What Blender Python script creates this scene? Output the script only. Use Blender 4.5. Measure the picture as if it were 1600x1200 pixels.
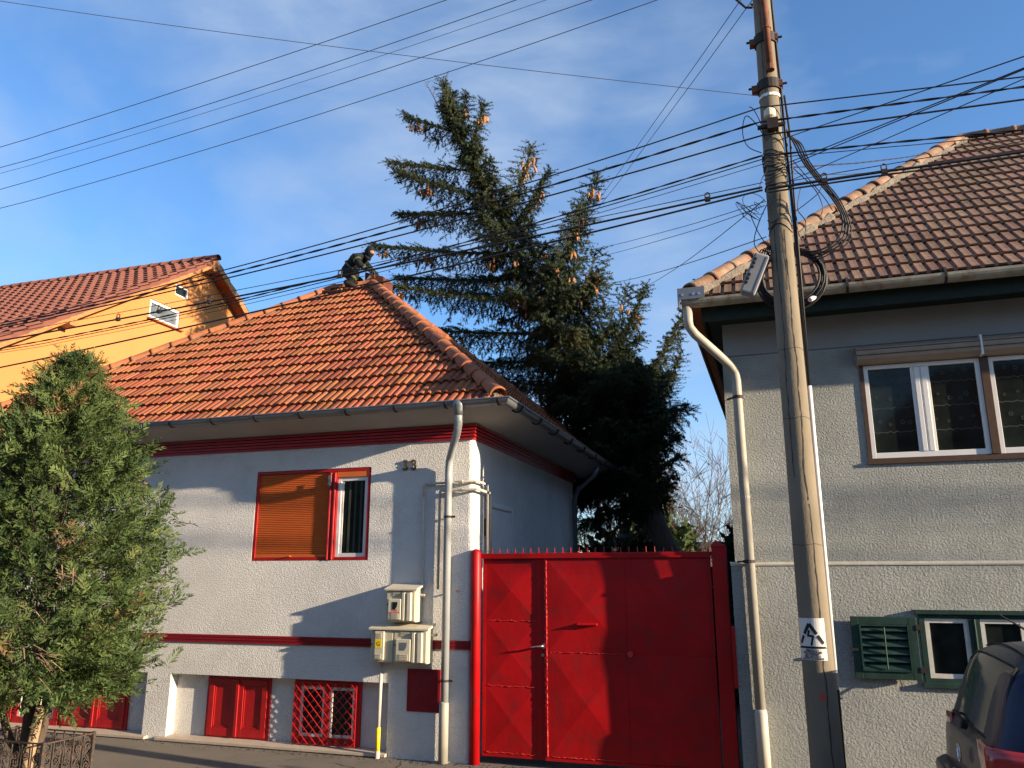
import bpy, bmesh, math, random
import numpy as np
from mathutils import Vector, Matrix, noise

# ------------------------------------------------------------------ camera, light, exposure
scene = bpy.context.scene
for o in list(bpy.data.objects): bpy.data.objects.remove(o)
R = math.radians
cd = bpy.data.cameras.new('camera'); cam = bpy.data.objects.new('camera', cd)
scene.collection.objects.link(cam); scene.camera = cam
cam.location = (0, 0, 2.06); cam.rotation_euler = (R(90 + 13.6), 0, R(18.26))
cd.sensor_width = 36; cd.lens = 28.125; cd.clip_start = .05; cd.clip_end = 3000

SUN_EL, SUN_OFF = 12.5, 9.0          # elevation; angle in front of the facade plane, sun on the right
SUN_E, SKY_S, EXPOSURE = 5.0, 0.118, 1.35
sd = Vector((math.cos(R(SUN_OFF)) * math.cos(R(SUN_EL)), -math.sin(R(SUN_OFF)) * math.cos(R(SUN_EL)), math.sin(R(SUN_EL))))
sl = bpy.data.lights.new('sun', 'SUN'); sun = bpy.data.objects.new('sun', sl); scene.collection.objects.link(sun)
sl.energy = SUN_E; sl.angle = R(.5); sl.color = (1.0, .80, .56)
sun.rotation_euler = sd.to_track_quat('Z', 'Y').to_euler(); sun.location = (20, 0, 20)

w = bpy.data.worlds.new('World'); scene.world = w; w.use_nodes = True
nt = w.node_tree; N = nt.nodes; bg = N['Background']; bg.inputs['Strength'].default_value = SKY_S
sky = N.new('ShaderNodeTexSky'); sky.sky_type = 'NISHITA'; sky.sun_disc = False
sky.sun_elevation = R(SUN_EL); sky.sun_rotation = R(90 + SUN_OFF)
sky.air_density = 1.0; sky.dust_density = 0.2; sky.ozone_density = 4.6; sky.altitude = 300
tc = N.new('ShaderNodeTexCoord'); mp = N.new('ShaderNodeMapping')
mp.inputs['Scale'].default_value = (1.0, 1.25, 2.0); mp.inputs['Rotation'].default_value = (R(12), R(24), R(35)); mp.inputs['Location'].default_value = (5.37, 0, 0)
n1 = N.new('ShaderNodeTexNoise'); n1.inputs['Scale'].default_value = 1.7; n1.inputs['Detail'].default_value = 6; n1.inputs['Roughness'].default_value = .5
n1.inputs['Distortion'].default_value = .25
r1 = N.new('ShaderNodeValToRGB'); r1.color_ramp.elements[0].position = .43; r1.color_ramp.elements[1].position = .66
r1.color_ramp.elements[0].color = (0, 0, 0, 1); r1.color_ramp.elements[1].color = (.95, .95, .95, 1)
mx = N.new('ShaderNodeMixRGB'); mx.inputs[2].default_value = (1.85, 2.28, 2.9, 1)
L = nt.links.new
L(tc.outputs['Generated'], mp.inputs['Vector']); L(mp.outputs[0], n1.inputs['Vector']); L(n1.outputs['Fac'], r1.inputs[0])
mp2 = N.new('ShaderNodeMapping'); mp2.inputs['Scale'].default_value = (1.0, 3.2, 5.5); mp2.inputs['Rotation'].default_value = (R(8), R(-22), R(20))
n2 = N.new('ShaderNodeTexNoise'); n2.inputs['Scale'].default_value = 2.6; n2.inputs['Detail'].default_value = 8; n2.inputs['Roughness'].default_value = .6; n2.inputs['Distortion'].default_value = .6
r2 = N.new('ShaderNodeMapRange'); r2.inputs[1].default_value = .34; r2.inputs[2].default_value = .66; r2.inputs[3].default_value = .42; r2.inputs[4].default_value = 1.0
mu = N.new('ShaderNodeMath'); mu.operation = 'MULTIPLY'
L(tc.outputs['Generated'], mp2.inputs['Vector']); L(mp2.outputs[0], n2.inputs['Vector']); L(n2.outputs['Fac'], r2.inputs[0]); L(r1.outputs[0], mu.inputs[0]); L(r2.outputs[0], mu.inputs[1])
L(mu.outputs[0], mx.inputs[0]); L(sky.outputs[0], mx.inputs[1]); L(mx.outputs[0], bg.inputs['Color'])

scene.view_settings.view_transform = 'Standard'; scene.view_settings.look = 'None'
scene.view_settings.exposure = EXPOSURE; scene.view_settings.gamma = 1; scene.view_settings.use_curve_mapping = False
scene.render.engine = 'CYCLES'; scene.cycles.max_bounces = 6
random.seed(7); rng = np.random.default_rng(7)

# ------------------------------------------------------------------ helpers
COL = scene.collection.objects
WM = {}
def wm(o): return WM.get(o.name, Matrix.Identity(4))
def tag(o, label=None, cat=None, group=None, kind=None):
    if label: o['label'] = label
    if cat: o['category'] = cat
    if group: o['group'] = group
    if kind: o['kind'] = kind
    return o
def thing(name, label, cat, loc=(0, 0, 0), group=None):
    o = bpy.data.objects.new(name, None); COL.link(o); o.location = loc; o.empty_display_size = .2
    WM[o.name] = Matrix.Translation(loc)
    return tag(o, label, cat, group)
class MB:
    def __init__(s): s.v = []; s.f = []
    def add(s, vs, fs):
        b = len(s.v); s.v += [tuple(p) for p in vs]; s.f += [tuple(i + b for i in f) for f in fs]; return s
    def box(s, x0, x1, y0, y1, z0, z1):
        return s.add([(x0, y0, z0), (x1, y0, z0), (x1, y1, z0), (x0, y1, z0), (x0, y0, z1), (x1, y0, z1), (x1, y1, z1), (x0, y1, z1)],
                     [(0, 3, 2, 1), (4, 5, 6, 7), (0, 1, 5, 4), (1, 2, 6, 5), (2, 3, 7, 6), (3, 0, 4, 7)])
    def quad(s, a, b, c, d): return s.add([a, b, c, d], [(0, 1, 2, 3)])
    def prism(s, poly, d):       # planar polygon + extrusion vector
        n = len(poly); d = Vector(d); P = [Vector(p) for p in poly]
        return s.add(P + [p + d for p in P], [tuple(range(n))[::-1], tuple(range(n, 2 * n))] + [(i, (i + 1) % n, n + (i + 1) % n, n + i) for i in range(n)])
    def beam(s, a, b, wd, ht, up=(0, 0, 1)):
        a, b = Vector(a), Vector(b); t = (b - a).normalized(); x = t.cross(Vector(up)).normalized(); y = x.cross(t)
        P = [a + x * i * wd / 2 + y * j * ht / 2 for i, j in ((-1, -1), (1, -1), (1, 1), (-1, 1))]
        return s.prism(P, b - a)
    def tube(s, pts, r, n=8, caps=True):
        P = [Vector(p) for p in pts]; m = len(P); rr = r if hasattr(r, '__len__') else [r] * m
        t0 = (P[1] - P[0]).normalized(); ax = Vector((0, 0, 1)) if abs(t0.z) < .9 else Vector((1, 0, 0))
        x = t0.cross(ax).normalized(); b = len(s.v)
        for i in range(m):
            t = (P[min(i + 1, m - 1)] - P[max(i - 1, 0)]).normalized()
            x = (x - t * x.dot(t)).normalized(); y = t.cross(x)
            for k in range(n):
                a = 2 * math.pi * k / n; s.v.append(tuple(P[i] + (x * math.cos(a) + y * math.sin(a)) * rr[i]))
        for i in range(m - 1):
            for k in range(n):
                k2 = (k + 1) % n; s.f.append((b + i * n + k, b + i * n + k2, b + (i + 1) * n + k2, b + (i + 1) * n + k))
        if caps: s.f.append(tuple(b + k for k in range(n))[::-1]); s.f.append(tuple(b + (m - 1) * n + k for k in range(n)))
        return s
    def curve(s, pts, r, n=8, k=5, caps=True):
        P = [Vector(p) for p in pts]; Q = []
        for i in range(len(P) - 1):
            p0, p1, p2, p3 = P[max(i - 1, 0)], P[i], P[i + 1], P[min(i + 2, len(P) - 1)]
            for j in range(k):
                t = j / k; Q.append(.5 * ((2 * p1) + (p2 - p0) * t + (2 * p0 - 5 * p1 + 4 * p2 - p3) * t * t + (3 * p1 - p0 - 3 * p2 + p3) * t ** 3))
        return s.tube(Q + [P[-1]], r, n, caps)
    def disc(s, c, nrm, r, h, n=16): return s.tube([Vector(c), Vector(c) + Vector(nrm).normalized() * h], r, n)
    def mesh(s, name, smooth=False):
        me = bpy.data.meshes.new(name); me.from_pydata(s.v, [], s.f)
        if smooth: me.polygons.foreach_set('use_smooth', [True] * len(me.polygons))
        me.update(); return me
def obj(name, mb, m, parent=None, label=None, smooth=False, bevel=0, kind=None, mtx=None):
    me = mb.mesh(name, smooth) if isinstance(mb, MB) else mb
    if m and not me.materials: me.materials.append(m)
    o = bpy.data.objects.new(name, me); COL.link(o)
    if mtx is not None: o.matrix_basis = mtx
    if parent:
        o.parent = parent; o.matrix_parent_inverse = wm(parent).inverted()
    if label: o['label'] = label
    if kind: o['kind'] = kind
    if bevel:
        b = o.modifiers.new('bevel', 'BEVEL'); b.width = bevel; b.segments = 2; b.limit_method = 'ANGLE'; b.angle_limit = R(40)
    if smooth == 'auto':
        pass
    return o
def struct(name, mb, m): return tag(obj(name, mb, m), kind='structure')

def mk(name, col, rough=.8, var=.12, vs=3., bump=0., bs=60., bd=.01, metal=0., spec=.3, rnd=0., col2=None, c2=(.45, .7), c2s=None, fine=True, hue=0., coat=0., vor=False, stretch=None):
    m = bpy.data.materials.new(name); m.use_nodes = True; t = m.node_tree; n = t.nodes; l = t.links.new
    b = n['Principled BSDF']; b.inputs['Roughness'].default_value = rough; b.inputs['Metallic'].default_value = metal
    b.inputs['Specular IOR Level'].default_value = spec; b.inputs['Coat Weight'].default_value = coat
    tc = n.new('ShaderNodeTexCoord'); vec = tc.outputs['Object']
    oi = n.new('ShaderNodeObjectInfo')
    if rnd:
        va = n.new('ShaderNodeVectorMath'); va.operation = 'MULTIPLY_ADD'; va.inputs[1].default_value = (1, 1, 1)
        sc = n.new('ShaderNodeMath'); sc.operation = 'MULTIPLY'; sc.inputs[1].default_value = 91.; l(oi.outputs['Random'], sc.inputs[0])
        l(vec, va.inputs[0]); l(sc.outputs[0], va.inputs[2]); vec = va.outputs[0]
    if stretch:
        mp = n.new('ShaderNodeMapping'); mp.inputs['Scale'].default_value = stretch; l(vec, mp.inputs[0]); vec = mp.outputs[0]
    nz = n.new('ShaderNodeTexNoise'); nz.inputs['Scale'].default_value = vs; nz.inputs['Detail'].default_value = 6; nz.inputs['Roughness'].default_value = .6
    l(vec, nz.inputs['Vector'])
    mr = n.new('ShaderNodeMapRange'); mr.inputs[1].default_value = .3; mr.inputs[2].default_value = .7
    mr.inputs[3].default_value = 1 - var; mr.inputs[4].default_value = 1 + var; l(nz.outputs['Fac'], mr.inputs[0])
    hs = n.new('ShaderNodeHueSaturation'); hs.inputs['Color'].default_value = (*col, 1)
    if col2:
        nz2 = n.new('ShaderNodeTexNoise'); nz2.inputs['Scale'].default_value = c2s or vs * 1.7; nz2.inputs['Detail'].default_value = 7; nz2.inputs['Roughness'].default_value = .65
        l(vec, nz2.inputs['Vector'])
        rp = n.new('ShaderNodeValToRGB'); rp.color_ramp.elements[0].position = c2[0]; rp.color_ramp.elements[1].position = c2[1]; l(nz2.outputs['Fac'], rp.inputs[0])
        mc = n.new('ShaderNodeMixRGB'); mc.inputs[1].default_value = (*col, 1); mc.inputs[2].default_value = (*col2, 1); l(rp.outputs[0], mc.inputs[0]); l(mc.outputs[0], hs.inputs['Color'])
    if rnd:
        m2 = n.new('ShaderNodeMapRange'); m2.inputs[3].default_value = 1 - rnd; m2.inputs[4].default_value = 1 + rnd; l(oi.outputs['Random'], m2.inputs[0])
        mm = n.new('ShaderNodeMath'); mm.operation = 'MULTIPLY'; l(m2.outputs[0], mm.inputs[0]); l(mr.outputs[0], mm.inputs[1]); l(mm.outputs[0], hs.inputs['Value'])
        if hue:
            fr = n.new('ShaderNodeMath'); fr.operation = 'MULTIPLY'; fr.inputs[1].default_value = 13.7; l(oi.outputs['Random'], fr.inputs[0])
            f2 = n.new('ShaderNodeMath'); f2.operation = 'FRACT'; l(fr.outputs[0], f2.inputs[0])
            m3 = n.new('ShaderNodeMapRange'); m3.inputs[3].default_value = .5 - hue; m3.inputs[4].default_value = .5 + hue; l(f2.outputs[0], m3.inputs[0]); l(m3.outputs[0], hs.inputs['Hue'])
    else: l(mr.outputs[0], hs.inputs['Value'])
    l(hs.outputs[0], b.inputs['Base Color'])
    if bump:
        nb = n.new('ShaderNodeTexNoise'); nb.inputs['Scale'].default_value = bs; nb.inputs['Detail'].default_value = 5; nb.inputs['Roughness'].default_value = .62
        l(vec, nb.inputs['Vector']); h = nb.outputs['Fac']
        bp = n.new('ShaderNodeBump'); bp.inputs['Strength'].default_value = bump; bp.inputs['Distance'].default_value = bd
        l(h, bp.inputs['Height']); l(bp.outputs[0], b.inputs['Normal'])
    return m
def glass_dark(name, col=(.012, .016, .014), rough=.06):
    m = mk(name, col, rough=rough, var=.5, vs=4, spec=.25); return m

M = {}
M['stucco'] = mk('white_stucco', (.67, .66, .64), .92, .10, .9, 1.0, 62, .022, spec=.12, col2=(.53, .52, .50), c2=(.52, .78), c2s=1.6)
M['smooth_white'] = mk('smooth_plaster', (.60, .60, .59), .9, .06, 2, .4, 20, .006, spec=.15)
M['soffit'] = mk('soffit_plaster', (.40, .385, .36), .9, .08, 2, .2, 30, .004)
M['grey_stucco'] = mk('grey_stucco', (.44, .455, .43), .95, .14, .8, 1.0, 48, .058, spec=.12, col2=(.345, .355, .335), c2=(.5, .75), c2s=1.5)
M['grey_eave_shade'] = mk('grey_plaster_eave_shade', (.26, .265, .265), .9, .08, 2, .3, 40, .004)  # frieze only: wall grey darkened, eave shade put into the colour
M['redpaint'] = mk('red_paint', (.36, .008, .009), .42, .16, 5, .35, 60, .002, spec=.45, col2=(.28, .007, .009), c2=(.45, .75), c2s=9)
M['redgate'] = mk('red_gate_paint', (.36, .003, .005), .46, .20, 2.2, .4, 9, .006, spec=.28, col2=(.24, .010, .011), c2=(.50, .68), c2s=5)
M['weld'] = mk('red_weld', (.52, .012, .012), .4, .2, 20, 1, 45, .02, spec=.5)
M['darkred'] = mk('dark_red_paint', (.22, .008, .014), .5, .12, 6, .2, 80, .002)
M['tile'] = mk('clay_tile', (.275, .086, .038), .85, .13, 9, .5, 70, .004, spec=.2, rnd=.24, hue=.010, col2=(.17, .075, .045), c2=(.46, .72), c2s=9)
M['tile_cap'] = mk('clay_cap', (.30, .105, .045), .85, .14, 8, .5, 60, .004, spec=.2, rnd=.12, hue=.006, col2=(.24, .105, .06), c2=(.45, .75), c2s=12)
M['tile_b'] = mk('brown_tile', (.225, .142, .100), .9, .16, 9, .5, 60, .004, spec=.15, rnd=.20, hue=.012, col2=(.155, .10, .075), c2=(.45, .75), c2s=10)
M['cap_b'] = mk('brown_cap', (.22, .115, .075), .9, .2, 9, .8, 40, .01, spec=.15, rnd=.2, col2=(.19, .15, .11), c2=(.4, .65), c2s=9)
M['mortar'] = mk('mortar', (.19, .165, .135), .95, .25, 9, 1, 30, .03)
M['tile_o'] = mk('rust_tile', (.165, .062, .045), .85, .12, 6, .3, 60, .004, rnd=.1)
M['orange'] = mk('orange_render', (.43, .190, .068), .9, .05, .8, .3, 60, .003, spec=.1)
M['wood'] = mk('varnished_wood', (.38, .17, .055), .6, .22, 5, .3, 30, .004, stretch=(6, 1, 6), col2=(.22, .10, .04), c2=(.45, .7))
M['woodred'] = mk('red_wood', (.36, .10, .035), .6, .2, 6, .3, 30, .004)
M['zinc'] = mk('zinc', (.20, .215, .23), .45, .12, 5, .2, 30, .003, metal=.6, spec=.5)
M['zinc_old'] = mk('old_zinc', (.30, .285, .235), .7, .25, 4, .4, 30, .004, metal=.15, col2=(.20, .10, .05), c2=(.5, .72), c2s=7)
M['pipe_w'] = mk('painted_pipe', (.29, .31, .32), .45, .08, 6, .2, 20, .003, spec=.5)
M['pipe_w2'] = mk('weathered_pipe', (.31, .295, .255), .55, .12, 5, .2, 20, .003, spec=.4, col2=(.33, .32, .29), c2=(.5, .8))
M['cream_pipe'] = mk('cream_pipe', (.46, .43, .37), .5, .08, 6)
M['yellow'] = mk('yellow_paint', (.75, .55, .02), .5, .1, 20)
M['cream'] = mk('cream_sheet', (.50, .46, .34), .5, .08, 9, .1, 40, .002, spec=.4)
M['cream2'] = mk('cream_panel', (.56, .51, .39), .5, .06, 9, spec=.4)
M['glass'] = glass_dark('dark_glass'); M['glass2'] = glass_dark('grey_glass', (.10, .12, .14), .12)
M['white_pvc'] = mk('white_pvc', (.72, .71, .69), .45, .05, 6, spec=.4)
M['white_wood'] = mk('white_painted_wood', (.62, .59, .53), .6, .14, 9, .3, 40, .003, col2=(.42, .36, .28), c2=(.6, .85), c2s=14)
M['brown_pvc'] = mk('brown_frame', (.075, .043, .027), .55, .15, 12, .2, 40, .002)
M['box_brown'] = mk('shutter_box', (.30, .235, .18), .5, .1, 9, .15, 60, .002, spec=.4)
M['blind'] = mk('orange_blind', (.58, .135, .030), .5, .06, 4, spec=.3)
M['green'] = mk('green_wood', (.012, .040, .031), .6, .25, 8, .5, 50, .003, col2=(.035, .062, .052), c2=(.55, .8), c2s=16)
M['fascia'] = mk('green_fascia_eave_shade', (.010, .022, .018), .6, .25, 8, .4, 50, .003)  # green deepened for soffit and fascia, painting in the shade of the eave
M['curtain'] = mk('curtain', (.30, .31, .30), .9, .1, 6)
M['lace'] = mk('lace', (.038, .045, .042), .9, .2, 6)
M['concrete'] = mk('pole_concrete', (.195, .165, .122), .92, .12, 3, .5, 45, .006, spec=.12, stretch=(1, 1, .5), col2=(.145, .125, .10), c2=(.45, .75), c2s=2.5)
M['crack'] = mk('crack', (.05, .042, .035), .95, .2, 9)
M['rust'] = mk('rusty_pipe', (.16, .058, .028), .75, .3, 9, .5, 40, .004, col2=(.10, .035, .02))
M['iron'] = mk('dark_iron', (.03, .022, .020), .7, .3, 15, .4, 60, .002)
M['wiron'] = mk('wrought_iron', (.045, .038, .034), .6, .3, 15, .4, 60, .002, col2=(.16, .07, .035), c2=(.5, .75))
M['cable'] = mk('black_cable', (.012, .012, .014), .55, .2, 9, spec=.4)
M['cable_g'] = mk('bare_wire', (.06, .06, .065), .5, .1, 9, spec=.4)
M['greybox'] = mk('grey_plastic', (.23, .235, .25), .55, .06, 9)
M['signw'] = mk('sign_white', (.62, .61, .58), .5, .06, 12)
M['black'] = mk('black_print', (.012, .012, .014), .6, .1, 9)
M['redprint'] = mk('red_print', (.6, .05, .04), .6, .05, 9)
M['steel'] = mk('steel', (.5, .5, .5), .3, .1, 20, metal=.9)
M['brass'] = mk('bronze', (.12, .09, .05), .5, .2, 30, metal=.4)
M['asphalt'] = mk('asphalt', (.075, .072, .068), .92, .2, 2, .6, 120, .006, col2=(.10, .095, .085), c2=(.45, .7))
M['pave'] = mk('pavement_asphalt', (.185, .165, .14), .94, .14, 1.5, .6, 90, .008, spec=.15, col2=(.14, .126, .108), c2=(.45, .7), c2s=3)
M['kerb'] = mk('kerb_concrete', (.33, .31, .28), .9, .12, 4, .4, 60, .005)
M['earth'] = mk('earth', (.10, .085, .055), .95, .3, 1, .5, 8, .05, col2=(.055, .07, .03))
M['sill'] = mk('stone_sill', (.42, .35, .28), .85, .12, 6, .3, 50, .004)
M['bark'] = mk('bark', (.10, .075, .058), .95, .3, 8, .8, 20, .03, stretch=(1, 1, .3))
M['bark_l'] = mk('bark_light', (.30, .21, .13), .95, .3, 8, .8, 20, .03, stretch=(1, 1, .3))
M['twig'] = mk('bare_twig', (.13, .10, .085), .9, .2, 4); M['twig_r'] = mk('red_twig', (.17, .10, .07), .9, .2, 4)
M['conewood'] = mk('spruce_cone', (.32, .15, .065), .8, .2, 12, .8, 60, .01, rnd=.2)
M['brick'] = mk('chimney_brick', (.10, .032, .022), .9, .2, 6, .4, 40, .006)
M['navy'] = mk('navy_cloth', (.007, .009, .013), .85, .3, 9, .4, 50, .004)
M['hivis'] = mk('yellow_green_tape', (.075, .095, .03), .6, .1, 9)
M['skin'] = mk('skin', (.40, .21, .14), .6, .1, 9)
M['bluecar'] = mk('blue_car_paint', (.003, .009, .038), .35, .12, 3, spec=.3, coat=.15, col2=(.008, .013, .035), c2=(.5, .85))
M['dusty'] = mk('dusty_car_paint', (.032, .034, .042), .5, .12, 4, spec=.4, col2=(.022, .026, .036), c2=(.4, .7), coat=.2)
M['carglass'] = mk('car_glass', (.035, .042, .036), .12, .3, 3, spec=.6, col2=(.07, .075, .06), c2=(.45, .7))
M['rubber'] = mk('black_rubber', (.015, .015, .015), .8, .1, 9)
M['tail'] = mk('red_lens', (.30, .012, .012), .2, .1, 9, spec=.6, coat=.5)

def leafmat(name, ramp, rough=.7, trans=.15):
    m = bpy.data.materials.new(name); m.use_nodes = True; t = m.node_tree; n = t.nodes; l = t.links.new
    b = n['Principled BSDF']; b.inputs['Roughness'].default_value = rough; b.inputs['Specular IOR Level'].default_value = .25
    at = n.new('ShaderNodeAttribute'); at.attribute_name = 'tint'
    rp = n.new('ShaderNodeValToRGB'); e = rp.color_ramp.elements
    e[0].position, e[0].color = ramp[0][0], (*ramp[0][1], 1); e[1].position, e[1].color = ramp[-1][0], (*ramp[-1][1], 1)
    for p, c in ramp[1:-1]: x = e.new(p); x.color = (*c, 1)
    l(at.outputs['Fac'], rp.inputs[0]); l(rp.outputs[0], b.inputs['Base Color'])
    tr = n.new('ShaderNodeBsdfTranslucent'); l(rp.outputs[0], tr.inputs['Color'])
    ms = n.new('ShaderNodeMixShader'); ms.inputs[0].default_value = trans; l(b.outputs[0], ms.inputs[1]); l(tr.outputs[0], ms.inputs[2])
    l(ms.outputs[0], n['Material Output'].inputs['Surface']); return m
M['needle'] = leafmat('spruce_needles', [(0, (.014, .025, .013)), (.5, (.030, .044, .018)), (.85, (.055, .062, .022)), (1, (.060, .044, .024))])
M['thuja'] = leafmat('cypress_foliage', [(0, (.036, .064, .022)), (.5, (.074, .114, .035)), (.85, (.124, .162, .048)), (.92, (.16, .13, .055)), (1, (.20, .115, .055))], trans=.16)
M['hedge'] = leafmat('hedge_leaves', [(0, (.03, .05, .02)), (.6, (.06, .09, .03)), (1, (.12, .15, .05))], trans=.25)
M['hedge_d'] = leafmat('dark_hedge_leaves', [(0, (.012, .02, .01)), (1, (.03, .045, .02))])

def cloud_mesh(name, V, F, tint=None, m=None):
    me = bpy.data.meshes.new(name); V = np.asarray(V, np.float32); F = np.asarray(F, np.int32); k = F.shape[1]
    me.vertices.add(len(V)); me.vertices.foreach_set('co', V.ravel()); me.loops.add(F.size); me.loops.foreach_set('vertex_index', F.ravel())
    me.polygons.add(len(F)); me.polygons.foreach_set('loop_start', np.arange(0, F.size, k, dtype=np.int32)); me.polygons.foreach_set('loop_total', np.full(len(F), k, np.int32))
    if tint is not None:
        a = me.attributes.new('tint', 'FLOAT', 'POINT'); a.data.foreach_set('value', np.asarray(tint, np.float32))
    me.update(calc_edges=True)
    if m: me.materials.append(m)
    return me
def hole_wall(mb, x0, x1, z0, z1, y, holes, depth):
    """wall face in the plane y with rectangular openings (hx0,hx1,hz0,hz1,depth) and their reveals"""
    xs = sorted({x0, x1, *[h[0] for h in holes], *[h[1] for h in holes]}); zs = sorted({z0, z1, *[h[2] for h in holes], *[h[3] for h in holes]})
    for i in range(len(xs) - 1):
        for j in range(len(zs) - 1):
            cx, cz = (xs[i] + xs[i + 1]) / 2, (zs[j] + zs[j + 1]) / 2
            if any(h[0] < cx < h[1] and h[2] < cz < h[3] for h in holes): continue
            mb.quad((xs[i], y, zs[j]), (xs[i + 1], y, zs[j]), (xs[i + 1], y, zs[j + 1]), (xs[i], y, zs[j + 1]))
    for a, b, c, d, dp in holes:
        Y = y + dp
        mb.quad((a, y, c), (a, y, d), (a, Y, d), (a, Y, c)); mb.quad((b, y, d), (b, y, c), (b, Y, c), (b, Y, d))
        mb.quad((a, y, d), (b, y, d), (b, Y, d), (a, Y, d)); mb.quad((b, y, c), (a, y, c), (a, Y, c), (b, Y, c))
        mb.quad((a, Y, c), (b, Y, c), (b, Y, d), (a, Y, d))
    return mb
def text_mb(s, size, place, depth=.002, align='CENTER', bold=0.):
    """builtin-font lettering as mesh; place(x, y, z) maps letter coordinates to the world"""
    c = bpy.data.curves.new('lettering', 'FONT'); c.body = s; c.size = size; c.extrude = depth; c.align_x = align; c.resolution_u = 3; c.space_line = .95; c.offset = bold
    o = bpy.data.objects.new('lettering', c); COL.link(o); dg = bpy.context.evaluated_depsgraph_get(); dg.update()
    me = bpy.data.meshes.new_from_object(o.evaluated_get(dg)); bpy.data.objects.remove(o); bpy.data.curves.remove(c)
    mb = MB(); mb.add([place(*v.co) for v in me.vertices], [tuple(p.vertices) for p in me.polygons]); bpy.data.meshes.remove(me); return mb

# ------------------------------------------------------------------ setting
struct('ground', MB().quad((-600, -600, -.22), (600, -600, -.22), (600, 900, -.22), (-600, 900, -.22)), M['earth'])
struct('road', MB().box(-120, 120, -3.2, 4.9, -.30, -.17), M['asphalt'])
struct('kerb', MB().box(-120, 120, 4.9, 5.05, -.30, -.03), M['kerb'])
struct('pavement', MB().box(-120, 120, 5.05, 9.9, -.30, -.034), M['pave'])
pv = bpy.data.objects['pavement']
rc = random.Random(12)
for (xa, ya), (xb, yb) in (((-6.6, 8.1), (-5.2, 9.3)), ((-5.2, 8.9), (-3.2, 8.2)), ((-4.4, 9.25), (-4.0, 7.6)), ((-2.4, 9.3), (-1.6, 8.0))):
    mb = MB(); n = 26; pr0 = None
    for i in range(n + 1):
        t = i / n; x, y = xa + (xb - xa) * t + rc.gauss(0, .02), ya + (yb - ya) * t + rc.gauss(0, .02); wd = rc.uniform(.003, .009)
        if pr0: mb.quad((pr0[0] - pr0[2], pr0[1] - pr0[2], -.0325), (pr0[0] + pr0[2], pr0[1] + pr0[2], -.0325), (x + wd, y + wd, -.0325), (x - wd, y - wd, -.0325))
        pr0 = (x, y, wd)
    obj('pavement_crack', mb, M['crack'], pv)
gr_ = MB()
for i in range(900):
    x, y = rc.uniform(-8.4, -.6), 9.34 - abs(rc.gauss(0, .10)); s_ = rc.uniform(.004, .014)
    if x > -3.6: y += .02
    gr_.add([(x - s_, y, -.034), (x + s_, y - s_ * .5, -.034), (x, y + s_, -.034), (x, y, -.034 + s_)], [(0, 1, 3), (1, 2, 3), (2, 0, 3)])
tag(obj('grit', gr_, M['mortar'], pv), kind='stuff')
struct('courtyard', MB().box(-3.6, -.45, 9.9, 30, -.30, -.045), M['pave'])

# ------------------------------------------------------------------ roof tiles
def tile_mesh(name, W, Lv, prof, lift, th, m):
    mb = MB(); n = len(prof)
    top0 = [(u, 0, h + lift) for u, h in prof]; top1 = [(u, Lv, h + .002) for u, h in prof]; low = [(u, 0.004, h + lift - th) for u, h in prof]
    mb.v = top0 + top1 + low
    for i in range(n - 1):
        mb.f.append((i, i + 1, n + i + 1, n + i)); mb.f.append((2 * n + i, 2 * n + i + 1, i + 1, i))
    mb.v += [(prof[-1][0], Lv, prof[-1][1] - th)]; mb.f.append((n - 1, 3 * n - 1, 3 * n, 2 * n - 1))
    me = mb.mesh(name); me.materials.append(m); return me
def roll_profile(W, k, wr, h):
    P = []; p = W / k
    for i in range(k):
        u0 = i * p; w_ = wr * (1.0 if i % 2 == 0 else .72)
        for f, hh in ((0, .12), (.14, .82), (.5, 1), (.86, .82), (1, .12)): P.append((u0 + f * w_, h * hh))
        P.append((u0 + w_ + (p - w_) * .5, 0))
    P.append((W - .001, h * .12)); return P
def pan_profile(W, k, wc, h):
    P = []; p = W / k
    for i in range(k):
        u0 = i * p
        P += [(u0, 0), (u0 + wc * .75, 0), (u0 + wc, h), (u0 + wc + (p - wc) * .5, h * .92), (u0 + p - .006, h * .98)]
    return P
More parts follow.
